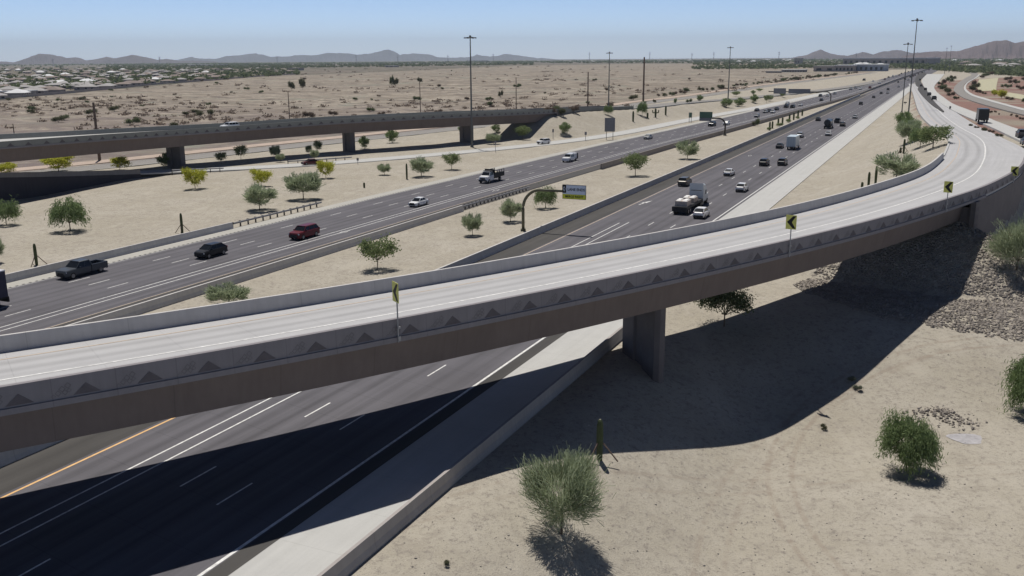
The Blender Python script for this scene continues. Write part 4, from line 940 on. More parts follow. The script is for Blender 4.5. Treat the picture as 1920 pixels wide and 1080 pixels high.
while len(lst)<75:
    x=rnd.uniform(0,1500); y=rnd.uniform(128,250); p=P(x,y)
    f=FR[int(np.argmin([abs(q.x-p.x)+abs(q.y-p.y) for q in FR[::4]]))*4]
    k=inside(np.array([p.x]),np.array([p.y]),pl)[0]
    if not k or (y<190-.1*x): continue
    if inside(np.array([p.x]),np.array([p.y+12]),pl)[0]==False: continue
    d=p.length; r=rnd.uniform(1.2,3.4); lst.append((x,y,r*2*F/d,r*1.1*F/d))
for i,(x,y,wp,hp) in enumerate(lst): tree(x,y,y-hp,wp,'S','small dark desert shrub on the bare field','desert shrubs on the field','desert_shrub','shrub',crownmat=[L_SCR,L_BRN,L_DARK][i%3])
# shrubs lining the frontage road edge
for i in range(70):
    k=int(rnd.uniform(.30,.93)*len(FR)); q=FR[k]+FRN[k]*(-rnd.uniform(15,26)); x,y=pix(q)
    if not(0<x<1700): continue
    d=q.length; r=rnd.uniform(1.2,3.2); tree(x,y,y-r*1.3*F/d,r*2*F/d,'S','dark shrub in the row beside the frontage road','shrubs along the frontage road','roadside_shrub','shrub',crownmat=[L_SCR,L_DARK,L_BRN][i%3])
# low scrub cover as stuff
def scrub(name,n,fn,size,mat,seed):
    r=np.random.RandomState(seed); c,s=fn(n,r); k=len(c); nl=26
    cen=np.repeat(c,nl,0)+r.normal(size=(k*nl,3))*np.repeat(s,nl)[:,None]*np.array([.55,.55,.28]); cen[:,2]=np.maximum(cen[:,2],np.repeat(c[:,2],nl)+.05)
    me=quads(name,cen,r.normal(size=(k*nl,3)),np.repeat(s,nl)*size,np.repeat(s,nl)*size,mat,r); return tag(link(name,me),kind='stuff')
def fld(n,r):
    X=[];k=0
    while sum(map(len,X))<n:
        px=r.uniform(-40,1560,6000); py=112+ (r.uniform(0,1,6000)**.8)*135
        t=[P(a,b) if b>118 else None for a,b in zip(px,py)]; A=np.array([[q.x,q.y] for q in t if q is not None and q.y<4500])
        ins=inside(A[:,0],A[:,1],pl)&inside(A[:,0],A[:,1]+14,pl)
        cl=np.sin(A[:,0]*.021+np.sin(A[:,1]*.013)*2)+np.sin(A[:,1]*.017+A[:,0]*.009)+r.normal(0,.7,len(A)); A=A[ins&(cl>.5)]; X.append(A)
    A=np.concatenate(X)[:n]; return np.column_stack([A,terr(A[:,0],A[:,1])+.25]),r.uniform(.5,1.7,len(A))*(1+np.hypot(A[:,0],A[:,1])/1500)
scrub('desert_scrub',1000,fld,.18,L_FLD,3)
def belt(boxes):
    def f(n,r):
        out=[]
        for (x0,x1,y0a,y0b,y1a,y1b,fr) in boxes:
            x=r.uniform(x0,x1,int(n*fr)); t=(x-x0)/(x1-x0); ylo=y0a+(y0b-y0a)*t; yhi=y1a+(y1b-y1a)*t; y=ylo+(yhi-ylo)*r.uniform(0,1,len(x))
            out+=[(*P(a,max(b,108.6+ (1785-a)*.007+1.6)).xy,0) for a,b in zip(x,y)]
        c=np.array(out); s=r.uniform(2.2,4.6,len(c))*(1+np.hypot(c[:,0],c[:,1])/9000); c[:,2]=s*.5; return c,s
    return f
scrub('distant_trees',5200,belt([(200,1000,120,113,133,122,.42),(-60,560,126,122,178,141,.15),(960,1480,114,112,119,119,.13),(1300,1700,110,109,131,128,.2),(1690,1990,110,110,128,150,.22)]),.32,L_DARK,6)
scrub('distant_orchard',1500,belt([(-60,1000,120.5,114,125,118,.6),(1000,1990,113,110,117,116,.4)]),.36,L_MESQ,8)
# saguaros
M_SAG=simple('saguaro_skin',(.085,.105,.055),.85,0,.2,3); M_TIP=simple('saguaro_crown',(.30,.29,.22),.9,0,.2,8)
def saguaro(px,py,yt,label,props=False,arms=0,wide=1.):
    b=TP(px,py); h=hgt(b,yt); o=empty('saguaro_cactus',b,rt.uniform(0,6),label,'cactus'); r=.2*wide*max(1,min(2,b.length/200)); m=MB()
    n=16; rings=[]
    zs=[-.2,h*.3,h*.6,h*.85,h*.95,h*.985]; rs=[r*.85,r,r*1.05,r*.95,r*.7,r*.3]
    base=len(m.v)
    for z,q in zip(zs,rs):
        for k in range(n*2):
            a=k*math.pi/n; rr=q*(1 if k%2 else .84); m.v.append((rr*math.cos(a),rr*math.sin(a),z))
    N2=n*2
    for i in range(len(zs)-1):
        for k in range(N2): m.f.append((base+i*N2+k,base+i*N2+(k+1)%N2,base+(i+1)*N2+(k+1)%N2,base+(i+1)*N2+k)); m.m.append(0); m.uv+=[(0,0)]*4
    m.f.append(tuple(base+5*N2+k for k in range(N2))); m.m.append(1); m.uv+=[(0,0)]*N2
    for k in range(arms):
        a=k*3+1; s=Vector((math.cos(a),math.sin(a),0)); m.tube([s*r*.5+Vector((0,0,h*.5)),s*r*3+Vector((0,0,h*.52)),s*r*3.2+Vector((0,0,h*.8))],[r*.6]*3,0,8)
    m.obj('stem',[M_SAG,M_TIP],o)
    if props:
        for k in range(3):
            a=k*2.09+props; m=MB(); e=Vector((math.cos(a)*h*.42,math.sin(a)*h*.42,.0)); m.tube([e,Vector((math.cos(a)*r,math.sin(a)*r,h*.42))],.055,0,5); m.obj('wooden_prop',M_WOOD,o)
    return o
saguaro(1124,862,785,'propped saguaro at the edge of the big bridge shadow in the foreground',.6,0,1.1)
saguaro(69,497,456,'saguaro held by wooden props at the left edge of the verge',.3); saguaro(342,438,399,'saguaro held by wooden props above the black SUV',2.6)
saguaro(763,336,306,'tall single saguaro on the verge left of a grey-green tree'); saguaro(683,352,342,'short stump-like saguaro on the verge')
saguaro(1628,352,322,'middle of three saguaros behind the inner ramp parapet'); saguaro(1616,355,341,'shortest of three saguaros behind the inner ramp parapet'); saguaro(1641,349,310,'tallest of three saguaros behind the inner ramp parapet')
saguaro(1694,288,260,'saguaro in front of the tree clump inside the ramp',1.1); saguaro(1688,287,276,'small saguaro left of the one in front of the tree clump',.4)
saguaro(1187,228,208,'leftmost saguaro on the embankment slope'); saguaro(1214,222,211,'smallest saguaro on the embankment slope'); saguaro(1229,220,203,'armed saguaro in the row on the embankment slope',0,2); saguaro(1248,216,198,'rightmost saguaro on the embankment slope')
for i,(x,y,t) in enumerate([(1443,244,228),(1448,241,227),(1459,235,222),(1467,232,220),(1480,228,214),(1488,225,211),(1496,222,207),(1504,217,206)]):
    saguaro(x,y,t,'%s saguaro of the row between the median barriers, counted from the camera'%['nearest','second','third','fourth','fifth','sixth','seventh','eighth and farthest'][i],0,0,.9)
shrubs([(1442,245,10,7),(1462,238,16,8),(1478,230,13,7),(1495,223,9,5)],'low green shrub among the median saguaros','low shrubs among the median saguaros',[L_MESQ])
for x,y in ((838,862),(1544,805),(1413,236)): tree(x if x!=838 else 838,y if x!=838 else 1060,(y if x!=838 else 1060)-9,16,'S',{838:'tiny tuft of weed at the bottom on the gravel',1544:'single small dark weed on the open gravel',1413:'dark weed in the far median'}[x],None,'weed','weed',crownmat=L_SCR)
for x,y in ((1597,715),(1608,731)): tree(x,y,y-9,20,'S','dry weed at the lower edge of the bridge shadow','dry weeds at the shadow edge','weed','weed',crownmat=L_GREY)
rocks('scattered_stones',lambda n,r:[(*(lambda q:(q.x,q.y,q.z+.02))(TP(r.uniform(700,1915),r.uniform(640,1078))),) for _ in range(n)],420,.03,.10,mat=simple('pale_stone',(.36,.33,.29),.9,0,.3,1.))
rocks('median_stones',lambda n,r:[(*(lambda q:(q.x,q.y,q.z+.02))(P(r.uniform(500,1150),r.uniform(400,540),-.2)),) for _ in range(n)],0+160,.04,.12)if False else None
# ---------------- buildings ----------------
M_ROOFW=simple('white_roof',(.62,.63,.64),.6,0,.06,.05); M_WALLT=simple('tan_wall',(.36,.32,.30),.85,0,.1,.1); M_WALLB=simple('blue_grey_wall',(.26,.30,.38),.8,0,.1,.1); M_ROOFT=simple('tile_roof',(.24,.20,.18),.9,0,.15,.1); M_ROOFG=simple('grey_roof',(.34,.33,.325),.9,0,.15,.1); M_GLS=simple('window_glass',(.03,.035,.045),.2,0,0)
M_WALLL=simple('light_wall',(.42,.38,.34),.85,0,.08,.1)
def block(x0,x1,yb,yt,depth,wall,roof,label,rz=None,nwin=8,grp=None,eave=.4):
    a=P(x0,yb);b=P(x1,yb); c=(a+b)/2; h=hgt(c,yt); w=(b-a).length; rz=math.atan2((b-a).y,(b-a).x); o=empty('building',c,rz,label,'building',grp)
    m=MB(); m.box((0,depth/2,h/2),(w,depth,h)); m.obj('wall',wall,o); m=MB(); m.box((0,depth/2,h+.2),(w+2,depth+2,max(.7,h*.16))); m.obj('roof',roof,o)
    m=MB(); 
    for k in range(nwin): m.box((-w/2+(k+.5)*w/nwin,-.06,h*.42),(w/nwin*.45,.1,h*.45))
    if nwin: m.obj('window',M_GLS,o)
    return o
block(1580,1736,121,109.5,90,M_WALLT,M_ROOFW,'very long white-roofed warehouse below the hills at right',nwin=14)
block(1600,1657,133.5,121.5,60,M_WALLB,M_ROOFW,'blue-grey building with bright white roof near the far freeway',nwin=6)
block(1565,1600,134,123,60,M_WALLT,M_ROOFW,'lower tan building with white roof edge left of the blue-grey one',nwin=5)
block(1525,1565,134,124.5,60,M_WALLT,M_ROOFG,'low brown building with dark doorway beside the warehouses',nwin=2)
block(1489,1499,120,110,20,M_WALLL,M_ROOFG,'small pale multi-storey block among dark trees',nwin=3)
block(1465,1509,135,131,22,M_WALLT,M_ROOFW,'long white carport roof behind the desert field',nwin=9); block(1436,1462,136.5,134,18,M_WALLT,M_ROOFG,'grey carport roof behind the desert field',nwin=6)
block(0,33,181,172,22,M_WALLL,M_ROOFW,'bright white-roofed building at the far left edge',nwin=3)
block(328,362,123,121.2,80,M_WALLL,M_ROOFW,'white warehouse on the left horizon, left half',nwin=0);block(366,404,122.8,121,80,M_WALLL,M_ROOFW,'white warehouse on the left horizon, right half',nwin=0)
block(875,902,116,113.4,80,M_WALLL,M_ROOFW,'long white shed on the horizon beside the tall light mast',nwin=0)
block(722,737,126,123,30,M_WALLL,M_ROOFW,'small white-roofed building at the tree line',nwin=2); block(540,558,132,128,25,M_WALLT,M_ROOFG,'low house at the tree line left of centre',nwin=3)
# houses of the subdivision: one of each kind then copies
HP=[]
for k,(ww,dd,roof,wall) in enumerate([(16,13,M_ROOFT,M_WALLL),(19,14,M_ROOFG,M_WALLT),(15,15,M_ROOFG,M_WALLL),(20,12,M_ROOFT,M_WALLT),(18,14,M_ROOFW,M_WALLL)]):
    o=empty('house',(0,0,0),0,'x','house'); m=MB(); m.box((0,0,1.5),(ww,dd,3)); m.obj('wall',wall,o)
    m=MB(); e=.6; z0,z1=3.,4.7+.3*k%2; a,b=ww/2+e,dd/2+e; A=[(-a,-b,z0),(a,-b,z0),(a,b,z0),(-a,b,z0)]; r1,r2=(-a+b*.9,0,z1),(a-b*.9,0,z1)
    m.poly([A[0],A[1],r2,r1]);m.poly([A[2],A[3],r1,r2]);m.poly([A[1],A[2],r2]);m.poly([A[3],A[0],r1]);m.poly(A[::-1]); m.obj('roof',roof,o)
    m=MB(); 
    for x in (-.3,0.05,.33): m.box((x*ww,-dd/2-.04,1.6),(1.8,.08,1.3))
    m.obj('window',M_GLS,o); HP.append(o)
rnd=np.random.RandomState(4); used=[];cnt=0
for _ in range(20000):
    if cnt>=230: break
    x=rnd.uniform(-30,560); y=rnd.uniform(128,188)
    if y>186-.092*x-(x>300)*.0: continue
    if x>400 and rnd.rand()<.5: continue
    p=P(x,y); 
    if any(abs(p.x-q.x)<23 and abs(p.y-q.y)<20 for q in used): continue
    used.append(p); k=rnd.choice(5,p=[.28,.26,.24,.13,.09]); rz=rnd.choice([0,1.571,.3])+.2
    if cnt<5: k=cnt; o=HP[k]; o.location=p; o.rotation_euler=(0,0,rz)
    else: o=copy_tree(HP[k],None,p,rz)
    o['label']=['low house with brown tiled roof in the far-off subdivision','wide tan house with grey roof in the far-off subdivision','square pale house with grey roof in the far-off subdivision','long tan house with brown roof in the far-off subdivision','pale house with white roof in the far-off subdivision'][k]; o['category']='house'; o['group']='houses of the distant subdivision'; cnt+=1
for _ in range(3000):
    if cnt>=290: break
    x=rnd.uniform(1600,1990) if rnd.rand()<.6 else rnd.uniform(930,1500); y=rnd.uniform(112.5,128 if x>1600 else 117)
    p=P(x,y)
    if any(abs(p.x-q.x)<40 and abs(p.y-q.y)<40 for q in used) : continue
    if x<1790 and x>1660 and y>112: continue
    used.append(p); o=copy_tree(HP[rnd.randint(5)],None,p,.4); s=1.6; o.scale=(s,s,s); o['label']='tiny far-off building near the horizon'; o['category']='house'; o['group']='buildings near the horizon'; cnt+=1
# perimeter wall of the subdivision
pts=[P(*q) for q in [(-60,190),(0,186.5),(120,176),(222,166),(300,158),(400,151),(480,144),(560,139)]]; ns=normals(pts); m=MB(); sweep(m,pts,ns,[(-.15,0),(-.15,2.),(.15,2.),(.15,0)]); tag(m.obj('perimeter_wall',M_WALLT),'low brown wall along the near side of the distant subdivision','wall')
# ---------------- vehicles ----------------
def paint(name,c,r=.28,metal=.0): return simple('paint_'+name,c,max(r,.38),metal,0,1,coat=.2)
PW=paint('white',(.72,.73,.74)); PK=paint('black',(.012,.013,.016)); PG=paint('grey',(.075,.085,.095),.35,.3); PS=paint('silver',(.42,.43,.44),.3,.4); PR=paint('red',(.115,.010,.018)); PDG=paint('dark_grey',(.04,.042,.046)); PB=paint('blue_grey',(.22,.27,.32)); PMR=paint('dark_red',(.07,.008,.012)); PBR=paint('taupe',(.10,.095,.085),.35,.3)
GL=simple('car_glass',(.015,.018,.022),.08,0,0,1); TY=simple('tyre',(.02,.02,.02),.8,0,0); RM_=simple('wheel_rim',(.25,.25,.26),.35,.7,0); LHD=simple('headlight',(.6,.62,.65),.15,0,0); LTL=simple('taillight',(.25,.01,.01),.25,0,0); TRM=simple('black_trim',(.025,.025,.027),.6,0,0)
def ring(x,w,zb,zt,r=.1):
    return [(x,-w*.9,zb),(x,w*.9,zb),(x,w,zb+.16),(x,w,zt-r),(x,w-r*.9,zt),(x,-w+r*.9,zt),(x,-w,zt-r),(x,-w,zb+.16)]
def loft(m,rings,mi=0):
    b=len(m.v); k=len(rings[0])
    for r in rings: m.v+=r
    for i in range(len(rings)-1):
        for j in range(k): m.f.append((b+i*k+j,b+(i+1)*k+j,b+(i+1)*k+(j+1)%k,b+i*k+(j+1)%k)); m.m.append(mi); m.uv+=[(0,0)]*4
    m.f.append(tuple(b+j for j in range(k))); m.m.append(mi); m.uv+=[(0,0)]*k
    m.f.append(tuple(b+(len(rings)-1)*k+j for j in reversed(range(k)))); m.m.append(mi); m.uv+=[(0,0)]*k
_W={}
def wheels(o,xs,y,r,w=.24):
    key=(round(r,3),round(w,3))
    if key not in _W:
        m=MB(); m.tube([(0,-w/2,0),(0,-w/2*.8,0),(0,w/2*.8,0),(0,w/2,0)],[r*.9,r,r,r*.9],0,18); t=m.mesh('tyre',TY); m=MB(); m.tube([(0,-w/2-.01,0),(0,w/2+.01,0)],r*.6,0,12); _W[key]=(t,m.mesh('rim',RM_))
    t,rm=_W[key]
    for x in xs:
        for s in (-1,1): q=link('wheel',t,o); q.location=(x,s*y,r); link('rim',rm,q)
def cab(m,x0,x1,x2,x3,zb,zt,wb,wt,pil=.09,bp=()):
    """greenhouse: glass shell (mi 1) with roof and pillars (mi 0). x0 front base, x1 front roof, x2 rear roof, x3 rear base (front = +x)"""
    B=[(x0,-wb,zb),(x0,wb,zb),(x3,wb,zb),(x3,-wb,zb)];T=[(x1,-wt,zt),(x1,wt,zt),(x2,wt,zt),(x2,-wt,zt)]
    g=MB()
    for i in range(4): j=(i+1)%4; g.poly([B[i],B[j],T[j],T[i]][::-1],0)
    # roof
    e=.03
    loft(m,[[(x,-wt-e+c,zt-.05),(x,wt+e-c,zt-.05),(x,wt+e-c,zt+.01),(x,wt*.8,zt+.06),(x,-wt*.8,zt+.06),(x,-wt-e+c,zt+.01)] for x,c in ((x1+.06,.06),(x1-.12,0),(x2+.12,0),(x2-.05,.06))])
    for i in range(4): m.tube([B[i],T[i]],pil*.55,0,4)
    for f in bp:
        for s in (-1,1): m.tube([(x0+(x3-x0)*f,s*(wb+.0),zb),(x1+(x2-x1)*f,s*(wt+.0),zt)],pil*.5,0,4)
    return g
def lights(o,xf,xr,y,zf,zr,wf=.34,hf=.16,hr=.22,wr=.26):
    m=MB(); m.box((0,0,0),(.12,wf,hf),0,0,.85); a=m.mesh('headlight',LHD); m=MB(); m.box((0,0,0),(.1,wr,hr),0,0,.9); b=m.mesh('taillight',LTL)
    for s in (-1,1): q=link('headlight',a,o); q.location=(xf,s*(y-wf*.55),zf); q=link('taillight',b,o); q.location=(xr,s*(y-wr*.45),zr)
def mirrors(m,x,y,z):
    for s in (-1,1): m.box((x,s*(y+.1),z),(.12,.2,.15),0,0,.9)
def make(kind):
    o=empty(kind['n'],(0,0,0)); t=kind['t']; p=kind.get('paint',PW)
    m=MB()
    if t=='sedan':
        W=.9; R=[(2.35,.62,.32,.62),(2.28,.78,.24,.72),(1.9,.87,.2,.82),(1.0,W,.2,.93),(.2,W,.2,.95),(-1.2,W,.2,.97),(-1.9,.88,.22,.99),(-2.3,.8,.28,.94),(-2.38,.7,.36,.86)]
        loft(m,[ring(*r) for r in R]); g=cab(m,1.12,.35,-.85,-1.65,.93,1.42,.8,.62,bp=(.52,)); wh=([1.45,-1.4],.8,.33); li=(2.24,-2.3,.84,.66,.82); mi=(.75,.85,1.0); tr=(2.36,-2.36)
    elif t=='suv':
        W=.95; R=[(2.35,.68,.4,.82),(2.28,.84,.3,.98),(1.9,.92,.24,1.06),(1.05,W,.24,1.12),(.2,W,.24,1.13),(-1.4,W,.24,1.14),(-2.2,.92,.28,1.14),(-2.36,.84,.36,1.05)]
        loft(m,[ring(*r) for r in R]); g=cab(m,1.15,.5,-1.75,-2.2,1.08,1.66,.86,.70,bp=(.36,.7)); wh=([1.45,-1.4],.84,.37); li=(2.26,-2.3,.9,.84,1.0); mi=(.8,.92,1.15); tr=(2.36,-2.38)
    elif t=='cuv':
        W=.91; R=[(2.2,.62,.38,.74),(2.12,.8,.28,.88),(1.75,.88,.22,.98),(1.0,W,.22,1.04),(0,W,.22,1.06),(-1.4,W,.22,1.1),(-2.05,.88,.28,1.1),(-2.2,.8,.36,1.0)]
        loft(m,[ring(*r) for r in R]); g=cab(m,1.1,.35,-1.3,-2.05,1.02,1.55,.83,.66,bp=(.42,)); wh=([1.35,-1.3],.81,.35); li=(2.08,-2.12,.85,.76,.98); mi=(.75,.88,1.08); tr=(2.2,-2.22)
    elif t=='pickup':
        W=.98; R=[(2.95,.8,.45,.95),(2.88,.93,.36,1.08),(2.4,.97,.32,1.15),(1.3,W,.32,1.2),(-.6,W,.32,1.2)]
        loft(m,[ring(*r) for r in R]); g=cab(m,1.45,.75,-.55,-.85,1.16,1.82,.9,.74,bp=(.5,))
        # bed
        for s in (-1,1): m.box((-1.9,s*.93,.84),(2.35,.12,.78))
        m.box((-3.02,0,.84),(.12,1.96,.78)); m.box((-.74,0,.84),(.12,1.96,.76)); m.box((-1.9,0,.5),(2.3,1.9,.14)); wh=([2.05,-2.0],.86,.41); li=(2.86,-3.03,.95,.92,.95); mi=(1.05,.98,1.25); tr=(2.97,-3.1)
    elif t=='van':   # long boxy wagon
        W=.98; R=[(2.75,.82,.42,.95),(2.66,.93,.32,1.05),(2.2,.97,.28,1.12),(1.35,W,.28,1.18),(-2.2,W,.28,1.2),(-2.62,.95,.34,1.18)]
        loft(m,[ring(*r) for r in R]); g=cab(m,1.5,.95,-2.3,-2.6,1.14,1.88,.92,.8,bp=(.28,.52,.78)); wh=([1.8,-1.7],.87,.38); li=(2.66,-2.6,.95,.9,1.05); mi=(1.1,.98,1.2); tr=(2.76,-2.66)
    m.obj('body',p,o); g.obj('window',GL,o); mt=MB(); mirrors(mt,*mi); mt.obj('mirror',p,o)
    mt=MB(); mt.box((tr[0],0,.5),(.12,1.25,.26),0,0,.9); mt.box((tr[0]-.02,0,.72),(.06,.9,.16)); mt.obj('grille',TRM,o); mt=MB(); mt.box((tr[1],0,.46),(.12,1.6,.26),0,0,.9); mt.obj('rear_bumper',TRM,o)
    wheels(o,*wh); lights(o,*li); return o
KN={'sedan':('sedan','car'),'suv':('suv','car'),'cuv':('crossover_car','car'),'pickup':('pickup_truck','pickup truck'),'van':('passenger_van','van')}
PR_={}
def setpaint(o,p):
    for c in o.children:
        if c.name.split('.')[0] in('body','mirror'): c.material_slots[0].link='OBJECT'; c.material_slots[0].material=p
LANESL=[-95.4,-91.9,-88.5,-85.1,-80.9]; LANESR=[-47.7,-42.9,-39.1,-35.2]
def lane_place(px,py,left,lane=None):
    p=P(px,py,.0); best=None
    for u in ([lane] if lane else (LANESL if left else LANESR)):
        lo,hi=10,6000
        for _ in range(50):
            mm=(lo+hi)/2
            q=FW(mm,u,0,left)
            if (pix(q)[0]<px): lo=mm
            else: hi=mm
        e=abs(pix(FW(lo,u,0,left))[1]-py)
        if best is None or e<best[0]: best=(e,lo,u)
    s,u=best[1],best[2]; a=FW(s,u,.0,left); b=FW(s+5,u,.0,left); t=(b-a).normalized(); 
    return a,math.atan2(t.y,t.x)+(math.pi if left else 0)
def put(t,px,py,left,p,label,grp=None,pos=None,rz=None,sc=1.):
    if pos is None: pos,rz=lane_place(px,py,left)
    if t not in PR_: o=make(dict(n=KN[t][0],t=t,paint=PW)); PR_[t]=o; o.location=pos; o.rotation_euler=(0,0,rz)
    else:
        o=copy_tree(PR_[t],None,pos,rz)
        for k in('group',):
            if k in o: del o[k]
    setpaint(o,p); o['label']=label; o['category']=KN[t][1]; o.scale=(sc,)*3
    if grp: o['group']=grp
    return o
put('pickup',154,511,True,PG,'dark grey pickup in the outer oncoming lane at the far left',sc=1.03)
put('cuv',396,477,True,PK,'black SUV with bright roof glint in the oncoming lanes',sc=1.06); put('suv',571,443,True,PR,'maroon long wagon in the oncoming lane nearest the HOV lane',sc=1.1)
put('sedan',785,385,True,PW,'white sedan in the oncoming lanes right of the maroon wagon')
put('sedan',1215,262,True,PS,'silver car alone in the oncoming lanes beyond the white pickup'); 
put('suv',1335,235,True,PK,'black SUV under the green overhead sign',sc=1.1); put('cuv',1362,235,True,PW,'white car half hidden by the curved sign post')
put('sedan',1419,210,True,PK,'dark car in the outer far oncoming lane above a two-tone car'); put('cuv',1419,220,True,PS,'car with dark windows right of the curved sign post'); put('sedan',1435,211,True,PS,'silver car left of the oncoming cluster')
put('sedan',1442,209,True,PK,'dark car at the left end of the oncoming cluster'); put('sedan',1449,212.5,True,PW,'white car at the front of the oncoming cluster'); put('sedan',1456,208,True,PDG,'dark grey car inside the oncoming cluster')
put('suv',1474,203,True,PK,'black car with pale roof in the oncoming cluster'); put('cuv',1476,196,True,PW,'white car behind the black one in the oncoming cluster'); put('suv',1486,202.5,True,PK,'black SUV at the right of the oncoming cluster'); put('sedan',1501,198.5,True,PW,'white car right of the oncoming cluster')
put('suv',1538,182.5,True,PDG,'dark vehicle beneath the far overhead sign arm'); put('sedan',1540,188,True,PK,'black car below the far overhead sign'); put('cuv',1551,181.5,True,PW,'white car at the post of the far overhead sign'); put('suv',1565,178,True,PS,'silver van right of the far overhead sign post')
# away lanes
put('suv',1284,350,False,PBR,'dark grey SUV in the left outbound lane above the flatbed truck',sc=1.03); put('cuv',1315,405,False,PW,'white crossover beside the rear of the flatbed trailer',sc=1.04); put('cuv',1391,355,False,PW,'white crossover ahead of the flatbed truck in the right lane',sc=1.02); put('sedan',1367,327,False,PW,'white sedan in the middle outbound lane')
put('suv',1433,314,False,PK,'black SUV, left of two dark cars below the box truck'); put('suv',1467,311,False,PDG,'dark car, right of two below the box truck'); put('sedan',1462,275,False,PDG,'dark car half hidden left of the box truck'); put('suv',1500,256.5,False,PS,'silver vehicle just above the box truck')
put('cuv',1500,262,False,PDG,'dark vehicle between the box truck and silver vehicle') if False else None
put('sedan',1534,231,False,PK,'dark car left of the tanker truck'); put('pickup',1570,230,False,PDG,'dark grey pickup right of the tanker truck'); put('cuv',1580,239,False,PK,'black car in the right lane near the tanker'); put('sedan',1553,255,False,PW,'white car following the tanker truck')
put('sedan',1603,222,False,PS,'silver car at the lane edge beyond the dark pickup'); put('suv',1614,193,False,PK,'lone dark car in the middle of the far outbound lanes'); put('sedan',1638,181,False,PDG,'small dark car in the far outbound lanes'); put('sedan',1652,173,False,PDG,'tiny dark car left of a taller dark one far out'); put('suv',1665,172,False,PK,'taller dark vehicle in the far right lane'); put('sedan',1664,177.5,False,PS,'tiny grey car below a taller dark vehicle'); put('sedan',1684,157,False,PDG,'tiny dark car between the light masts and barrier'); put('sedan',1685,164,False,PS,'tiny silver car beside the far right lane')
farlab='tiny far-off car in the dense distant traffic'
rc=random.Random(5); cols=[PW,PK,PS,PDG,PG,PR,PW]
for (x,y) in [(1595,169.5),(1604,167),(1613,168),(1631,165),(1637,154),(1649,158),(1659,149),(1666,146),(1674,144.5),(1680,143),(1686,141),(1674,138.5),(1690,138),(1697,135.5),(1703,133),(1710,131),(1717,129),(1724,127),(1731,126),(1738,124.5),(1746,122.5),(1753,121.5),(1760,120)]:
    put(rc.choice(['sedan','suv','cuv']),x,y,True,rc.choice(cols),farlab,'far-off cars',sc=1.15)
for (x,y) in [(1703,152),(1697,148),(1712,144),(1707,140),(1722,137),(1716,134),(1733,131),(1729,129),(1742,128),(1750,126),(1757,124),(1764,121.5)]:
    put(rc.choice(['sedan','suv','cuv']),x,y,False,rc.choice(cols),farlab,'far-off cars',sc=1.15)
def onroad(px,py,px2,py2,conv,off=.0):
    a=conv(px,py);b=conv(px2,py2); a.z+=off; return a,math.atan2((b-a).y,(b-a).x)
for (x,y,x2,y2,p,l) in [(1725,151.5,1723,148,PK,'dark car at the head of the line on the right merge lane'),(1727,163,1725,160,PDG,'second dark car in the line on the right merge lane'),(1735,170,1733,167,PK,'black vehicle in the middle of the merge lane line'),(1742,180.5,1740,178,PDG,'dark car near the end of the merge lane line'),(1751,189,1748,186,PK,'last dark car of the line on the right merge lane')]:
    ps,r=onroad(x,y,x2,y2,PZ,.32); put('suv',x,y,False,p,l,pos=ps,rz=r,sc=1.1)
ps,r=onroad(1915,259,1880,240,PZ,.15); put('suv',0,0,0,PDG,'dark SUV on the upper right ramp cut by the right edge',pos=ps,rz=r)
ps,r=onroad(1924,273,1890,252,PZ,.15); put('sedan',0,0,0,PG,'grey car behind the dark SUV at the right edge',pos=ps,rz=r)
ps,r=onroad(1019,270,985,273.5,P,.04); put('suv',0,0,0,PW,'white SUV driving on the slip road below the flyover abutment',pos=ps,rz=r)
ps,r=onroad(583,309,560,310.5,P,.04); put('sedan',0,0,0,PMR,'dark red car with bright front on the slip road under the flyover',pos=ps,rz=r)
k=min(range(len(LC)),key=lambda i:abs(pix(LC[i]+LN[i]*-1.5+Vector((0,0,.3)))[0]-418)); ps=LC[k]+LN[k]*2.2+Vector((0,0,.01)); t=LC[k-1]-LC[k]; put('suv',0,0,0,PW,'white car crossing the left flyover',pos=ps,rz=math.atan2(t.y,t.x),sc=1.05)
ps,r=onroad(1620,151.5,1610,153.5,P,.04); put('suv',0,0,0,PK,'dark truck on the far slip road at the merge',pos=ps,rz=r,sc=1.4)
# trucks
def truckroot(name,px,py,left,label,pos=None,rz=None):
    if pos is None: pos,rz=lane_place(px,py,left)
    return empty(name,pos,rz,label,'truck')
# flatbed semi, centre of the whole at the given pixel
o=truckroot('flatbed_truck',1295,388,False,'white sleeper-cab truck hauling pale stone slabs on a black flatbed trailer')
m=MB(); loft(m,[ring(8.2,1.0,.5,1.2,.2),ring(8.0,1.15,.45,1.75,.2),ring(7.0,1.2,.45,1.95,.2),ring(6.6,1.2,.45,2.3,.15)]); loft(m,[ring(6.8,1.18,.6,2.6,.2),ring(6.2,1.25,.6,3.1,.2),ring(5.2,1.25,.6,3.75,.2),ring(3.7,1.25,.6,3.95,.15)]); m.obj('cab',PB if False else paint('cab_white',(.55,.60,.64),.35),o)
m=MB(); m.poly([(6.98,-1.0,2.0),(6.98,1.0,2.0),(6.36,.95,2.75),(6.36,-.95,2.75)]); 
for s in (-1,1): m.box((5.6,s*1.255,2.25),(.8,.04,.7))
m.box((3.68,0,2.7),(.05,1.9,.1)); m.obj('window',GL,o)
m=MB(); m.box((4.2,0,.8),(6.5,.9,.35)); m.obj('chassis',TRM,o)
m=MB(); m.box((-2.2,0,1.22),(11.2,2.5,.22)); m.box((-2.2,.5,.95),(11,.15,.35)); m.box((-2.2,-.5,.95),(11,.15,.35)); m.box((-7.75,0,.95),(.18,2.5,.85)); 
for s in (-1,1): m.box((-2.2,s*1.26,1.1),(11.2,.05,.35))
m.obj('flatbed_trailer',TRM,o)
wheels(o,[7.0,3.7,2.4,-5.2,-6.5],1.0,.5,.5)
